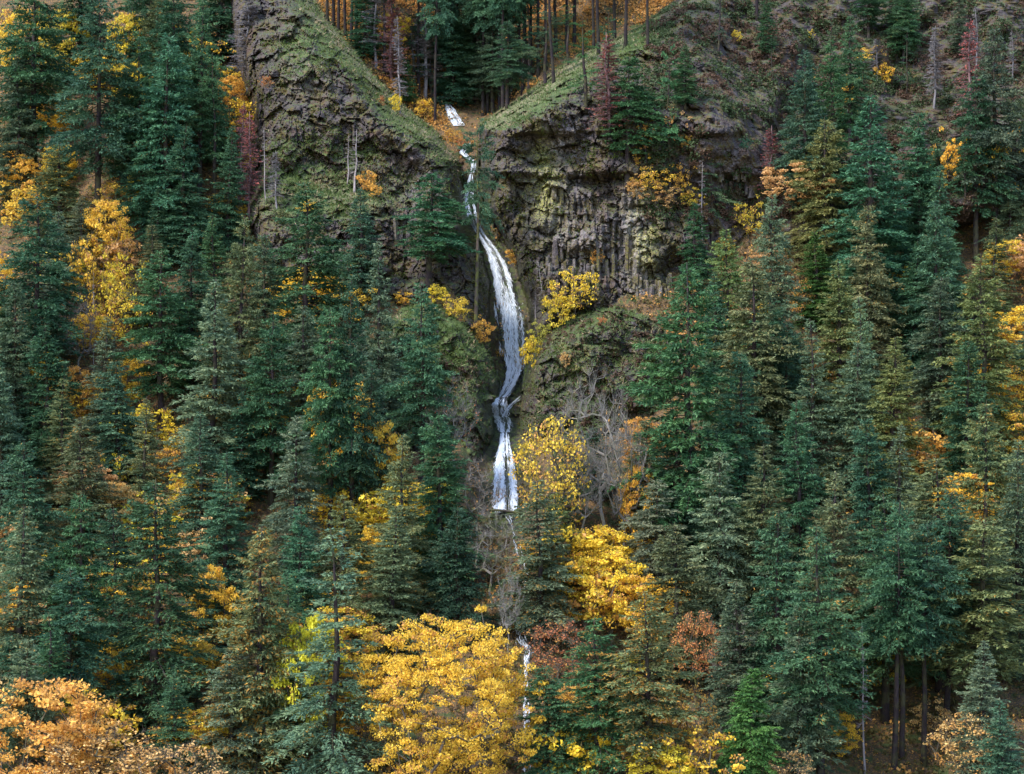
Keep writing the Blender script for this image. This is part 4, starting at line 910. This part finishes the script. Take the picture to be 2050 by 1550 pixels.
for k_, u_, vt_, vb_, hw_, lf_, fl_, lb_ in BROADS:
    nm, ct = ('maple_tree', 'maple tree') if k_ in ('big', 'maple', 'sparse', 'loose') else ('bare_tree', 'bare tree') if k_ == 'bare' else ('autumn_bush', 'bush')
    r_ = plant_broad(k_, u_, vt_, vb_, hw_, lf_, fl_, lb_, nm, ct, {'bare_tree': 'bare trees', 'autumn_bush': 'bushes on the cliffs'}.get(nm, 'autumn maples'), bark_=(.17, .155, .145) if k_ == 'bare' else (.075, .062, .052), moss=.7 if 'mossy' in lb_ else .25)
    if 'dark green bush' in lb_:
        for c_ in r_.children:
            if c_.name.startswith('crown'): c_.color = (.03, .10, .06, 0)

# ------------------------------------------------------------------ filling the woods between the trees named above
occ = [(r[1], r[3]) for r in FIRS] + [(r[1], r[3]) for r in BROADS]
def free(u, v, du_, dv_):
    return all(abs(u - a) > du_ or abs(v - b_) > dv_ for a, b_ in occ)
def wood(u, v):
    z_ = int(np.argmin(layers(np.array([[float(u)]]), np.array([[float(v)]]))[:, 0, 0]))
    if abs(u - np.interp(v, [300, 1026, 1200, 1550], [950, 1012, 1056, 1060])) < (75 if v < 1030 else 42): return False
    if 1030 < u < 1340 and v < 1070: return False
    if 860 < u < 1060 and 560 < v < 1000: return False
    return z_ == 0 or (z_ == 4 and v > 960) or (z_ == 3 and v > 1000) or (z_ == 2 and u > 1560 and v > 430)
SHORT = []
for row in FIRS:
    t_ = row[7]
    for cut in (',', ' with ', ' thick ', ' whose ', ' flecked '): t_ = t_.split(cut)[0]
    if len(t_.split()) <= 9: SHORT.append((row[1], row[3], t_))
taken = set()
def near_label(u, v, head, fallback, step):
    for a, b_, t_ in sorted(SHORT, key=lambda q: abs(q[0] - u) + .8 * abs(q[1] - v))[:6]:
        rels = []
        if abs(u - a) > 14: rels.append('left of the' if u < a else 'right of the')
        if abs(v - b_) > 14: rels.append('behind the' if v < b_ else 'in front of the')
        for rl in rels:
            lb = '%s %s %s' % (head, rl, t_)
            if len(lb.split()) <= 16 and lb not in taken: taken.add(lb); return lb
    return fallback
n_f = 0
for tries in range(1500):
    u_ = rng.uniform(-90, 2140); v_ = rng.uniform(140, 1640)
    if n_f >= 62 or (v_ < 330 and u_ > 460) or not wood(u_, v_) or (760 < u_ < 1300 and (v_ < 1060 or v_ > 1330)) or not free(u_, v_, 42, 34): continue
    y_ = float(at(u_, v_)[1]); h_ = rng.uniform(13, 22) / (K * y_); occ.append((u_, v_)); n_f += 1
    side = 'left' if u_ < 960 else 'right'
    tn_ = 'tdghbo'[int(rng.integers(6))]
    lb_ = near_label(u_, v_, 'half-hidden %s fir' % {'t': 'teal', 'd': 'dark', 'g': 'green', 'h': 'grey-green', 'b': 'grey', 'o': 'olive'}[tn_], 'half-hidden fir filling a gap between taller firs %s of the falls' % side, 0)
    plant_conifer('FMFS'[n_f % 4], u_, v_ - h_, v_, h_ * rng.uniform(.19, .25), tn_, rng.uniform(.01, .1), lb_, group='half-hidden firs %s of the falls' % side)
n_s = 0
for tries in range(400):
    u_ = rng.uniform(1390, 2080); v_ = rng.uniform(90, 420)
    if n_s >= 18 or not free(u_, v_, 30, 30) or (1420 < u_ < 1560 and v_ > 200): continue
    y_ = float(at(u_, v_)[1]); h_ = rng.uniform(7, 15) / (K * y_); occ.append((u_, v_)); n_s += 1
    kd = 'PSPG'[n_s % 4]
    lb_ = near_label(u_, v_, 'slender grey snag' if kd == 'G' else 'slender young fir', 'slender young tree on the scrubby upper right slope', 0)
    plant_conifer(kd, u_, v_ - h_, v_, h_ * .17, 'grey' if kd == 'G' else 'gdh'[n_s % 3], .02, lb_, 'dead_tree' if kd == 'G' else 'fir_tree', 'dead tree' if kd == 'G' else 'fir tree', 'slender trees on the upper right slope')
n_m = 0
for tries in range(3000):
    u_ = rng.uniform(-60, 2110); v_ = rng.uniform(60, 1640)
    if n_m >= 150 or (u_ > 1330 and rng.uniform() < .6) or (690 < u_ < 1130 and v_ > 1230) or not wood(u_, v_) or not free(u_, v_, 22, 20): continue
    y_ = float(at(u_, v_)[1]); h_ = rng.uniform(4, 10) / (K * y_); occ.append((u_, v_)); n_m += 1
    side = 'left' if u_ < 960 else 'right'; kk = ('shrub', 'loose', 'maple')[int(rng.integers(3))]
    lf_ = ['gold', 'gold', 'gold', 'amber', 'lemon', 'lemon', 'pale'][int(rng.integers(7))]
    lb_ = near_label(u_, v_, 'low %s maple' % {'gold': 'gold', 'amber': 'orange', 'lemon': 'yellow', 'pale': 'pale'}[lf_], 'low autumn maple of the undergrowth beneath the firs %s of the falls' % side, 0)
    plant_broad(kk, u_, v_ - h_, v_, h_ * rng.uniform(.5, .75), lf_, rng.uniform(.1, .4), lb_, 'maple_sapling', 'maple sapling', 'undergrowth maples %s of the falls' % side)

# ------------------------------------------------------------------ logs and boulders
def log(p0, p1, r0, r1, label, sag=.3, col=(.05, .042, .040, .5)):
    a = np.array(at(*p0)) + [0, -.6, .4]; b_ = np.array(at(*p1)) + [0, -.6, .4]
    t = np.linspace(0, 1, 9)[:, None]; pts = a + (b_ - a) * t; pts[:, 2] -= sag * np.sin(t[:, 0] * math.pi); pts[:, 2] += .12 * noise(t[:, 0] * 4, 3.3, p0[0])
    mid = pts.mean(0); v, tr = polytube(pts - mid, np.linspace(r0, r1, 9), 8)
    o = obj('fallen_log', mk_mesh('fallen_log', v, tr, None, True), M_bark, None, col); o.location = mid
    tag(o, label, 'log', 'fallen logs'); return o
log((880, 205), (966, 206), .42, .26, 'dark fallen log bridging the stream above the small cascade', -.3)
log((944, 1026), (1046, 1034), .22, .16, 'dark fallen log across the foot of the lower fall', -.1)
log((1068, 118), (1112, 98), .2, .12, 'pale thin log lying among the trunks on the right rim', 0, (.22, .2, .19, 0))
def boulder(u, v, r0, label, seed):
    rr = np.random.default_rng(seed); n1, n2 = 9, 14
    th = np.linspace(0, math.pi, n1); ph = np.arange(n2) * 2 * math.pi / n2
    d = np.stack([np.sin(th)[:, None] * np.cos(ph), np.sin(th)[:, None] * np.sin(ph), np.cos(th)[:, None] * np.ones(n2)], -1).reshape(-1, 3)
    k_ = 1 + .45 * fbm(d[:, 0] * 1.3 + seed, d[:, 1] * 1.3, d[:, 2] * 1.3, 3); v_ = d * k_[:, None] * np.array([1.2, .9, .75]) * r0
    ii = np.arange(n1 * n2).reshape(n1, n2); jj = np.roll(ii, -1, 1)
    t = np.concatenate([np.stack([ii[:-1], ii[1:], jj[1:]], -1).reshape(-1, 3), np.stack([ii[:-1], jj[1:], jj[:-1]], -1).reshape(-1, 3)])
    o = obj('boulder', mk_mesh('boulder', v_, t, dict(wet=np.full(len(v_), .8), grass=np.full(len(v_), .6))), M_cliff)
    p = at(u, v); o.location = (p[0], p[1] - .2, p[2]); tag(o, label, 'boulder', 'boulders in the stream')
boulder(1025, 808, 1.1, 'dark wet boulder between the two channels below the main fall', 3)
boulder(1012, 818, .8, 'small mossy boulder in the left channel below the main fall', 4)
boulder(1040, 826, 1.2, 'mossy boulder right of the channels above the lower fall', 5)
boulder(972, 800, 1.2, 'dark boulder at the left lip under the plunge', 6)
boulder(996, 1034, 1.1, 'dark wet boulder in the pool at the left foot of the lower fall', 8)
boulder(1016, 1038, .9, 'dark wet boulder in the pool at the middle foot of the lower fall', 9)
boulder(1036, 1030, 1.0, 'wet boulder at the right foot of the lower fall', 7)

# ------------------------------------------------------------------ ground cover nobody could count
def scatter(n, u0, u1, v0, v1, dens, seed):
    r = np.random.default_rng(seed); u_ = r.uniform(u0, u1, n); v_ = r.uniform(v0, v1, n)
    k_ = r.uniform(0, 1, n) < dens(u_, v_); u_, v_ = u_[k_], v_[k_]
    return at(u_, v_), unit(at(u_, v_, N)), u_, v_, r
def cover(name, label, p, nr, r, per, ln, wd, color, fleck, up=.6, spread=.7, mat=None, fold=False):
    b = np.repeat(np.arange(len(p)), per); m = len(b)
    base = p[b] + r.normal(0, spread * .35, (m, 3)) * np.array([1, .35, .6])
    if fold:
        base = base + nr[b] * r.uniform(.0, .55, (m, 1)) * spread
        v, t = leaves(base, ln * r.uniform(.6, 1.4, m), r, .7); kk = 4
    else:
        d = nr[b] * .7 + np.array([0, 0, up]) + r.normal(0, .55, (m, 3)); l_ = ln * r.uniform(.5, 1.4, m)
        v, t = blades(base, d, l_, l_ * wd, r.uniform(0, 3.14, m), r); kk = 3
    ra = np.clip(.5 * r.uniform(0, 1, len(p))[b] + .5 * r.uniform(0, 1, m), 0, 1)
    cl = noise(p[:, 0] / 2.2, p[:, 1] / 2.2, p[:, 2] / 2.2) * .5 + .5
    rbv = np.clip(.75 * cl[b] + .35 * r.uniform(0, 1, m) - .05, 0, 1)
    o = obj(name, mk_mesh(name, v, t, dict(ra=np.repeat(ra, kk), rb=np.repeat(rbv, kk))), mat or M_grass, None, tuple(color) + (fleck,))
    return tag(o, label, 'ground cover', kind='stuff')
M_grass = foliage('grass_blades', fleck=(.40, .31, .19), trans=.3, lo=.6, hi=1.5)
M_shrub = foliage('slope_leaves', fleck=(.095, .055, .035), trans=.25, lo=.55, hi=1.5)
M_moss = foliage('moss_tufts', fleck=(.075, .052, .009), trans=.1, lo=.6, hi=1.5, rough=.9)
g_at = lambda u_, v_, k_: at(u_, v_, AT[k_])
zon = ZONE.astype(float)
p, nr, u_, v_, r = scatter(60000, 470, 1330, -10, 860, lambda u_, v_: np.clip(g_at(u_, v_, 'grass') * 1.1, 0, 1) * np.clip(at(u_, v_, N)[:, 2] * 1.6 + .25, .05, 1) * (1 - g_at(u_, v_, 'wet')), 51)
cover('cliff_grass', 'tufts of green and straw-coloured grass on the cliff shoulders and ledges', p, nr, r, 5, .55, .10, (.090, .135, .040), .30, up=.35)
p, nr, u_, v_, r = scatter(90000, 490, 1360, -10, 860, lambda u_, v_: (at(u_, v_, zon) > .9) * np.clip(noise(u_ / 28, v_ / 22, 4.4) * 1.3 + .0, 0, .8) * (1 - .7 * g_at(u_, v_, 'pale')), 52)
cover('cliff_moss', 'olive and rust moss cushions clinging to the cliff faces', p, nr, r, 4, .24, .4, (.062, .085, .014), .40, up=.1, spread=.5, mat=M_moss)
def bushes(name, label, p, nr, r, per, rad, ln, color, fleck, mat):
    rr = rad * r.uniform(.5, 1.5, len(p)); b = np.repeat(np.arange(len(p)), r.poisson(per * (rr / rad) ** 1.5)); m = len(b)
    d = unit(r.normal(size=(m, 3)) + nr[b] * .7 + np.array([0, -.2, .5])); c = p[b] + d * (rr[b] * (.55 + .5 * r.uniform(0, 1, m)))[:, None] * np.array([1, .8, .8])
    v, t = leaves(c, ln * r.uniform(.6, 1.4, m), r, .7)
    ra = np.clip(.55 * r.uniform(0, 1, len(p))[b] + .45 * r.uniform(0, 1, m), 0, 1)
    cl = np.clip(noise(p[:, 0] / 6, p[:, 1] / 6, p[:, 2] / 6) * .5 + .5 + r.normal(0, .15, len(p)), 0, 1); rbv = np.clip(.8 * cl[b] + .2 * r.uniform(0, 1, m), 0, 1)
    o = obj(name, mk_mesh(name, v, t, dict(ra=np.repeat(ra, 4), rb=np.repeat(rbv, 4))), mat, None, tuple(color) + (fleck,))
    return tag(o, label, 'ground cover', kind='stuff')
p, nr, u_, v_, r = scatter(6500, 1290, 2120, -20, 440, lambda u_, v_: (np.abs(at(u_, v_, zon) - 2) < .1) * np.clip(.8 + .8 * noise(u_ / 40, v_ / 30, 2.2), 0, 1) * (1 - .95 * (gau(u_, v_, 1460, 330, 80, 70) + gau(u_, v_, 1530, 262, 70, 30) + gau(u_, v_, 1390, 225, 50, 22)).clip(0, 1)), 53)
bushes('slope_scrub', 'low dull green and brown scrub covering the upper right slope', p, nr, r, 26, .85, .30, (.050, .076, .030), .42, M_shrub)
p, nr, u_, v_, r = scatter(2300, 860, 1420, 590, 900, lambda u_, v_: (at(u_, v_, zon) > 2.7) * np.clip(.6 + .8 * noise(u_ / 30, v_ / 26, 5.2), 0, 1) * (1 - g_at(u_, v_, 'wet')), 54)
bushes('buttress_scrub', 'dark green ferns and scrub over the round buttress and the spur', p, nr, r, 24, .5, .22, (.036, .056, .017), .45, M_shrub)
p, nr, u_, v_, r = scatter(52000, -60, 2110, 20, 1620, lambda u_, v_: (at(u_, v_, zon) < .1) * np.clip(.5 + .8 * noise(u_ / 60, v_ / 40, 7.2), 0, 1), 55)
cover('forest_undergrowth', 'leafy undergrowth and ferns on the forest floor', p, nr, r, 5, .34, .3, (.11, .095, .030), .30, spread=1.2, mat=M_leaf, fold=True)
p, nr, u_, v_, r = scatter(26000, 560, 1360, -10, 320, lambda u_, v_: (at(u_, v_, zon) < .1) * np.clip(.5 + .8 * noise(u_ / 35, v_ / 25, 9.2), 0, 1) * np.clip(np.abs(u_ - 940) / 60 - .3, 0, 1), 56)
cover('valley_brush', 'orange autumn brush between the trunks of the upper valley', p, nr, r, 5, .34, .3, (.50, .26, .07), .35, spread=1.3, mat=M_leaf, fold=True)
print('tris', sum(sum(len(pl.vertices) - 2 for pl in []) for m_ in bpy.data.meshes), 'polys', sum(len(m_.polygons) for m_ in bpy.data.meshes), 'objects', len(bpy.data.objects))
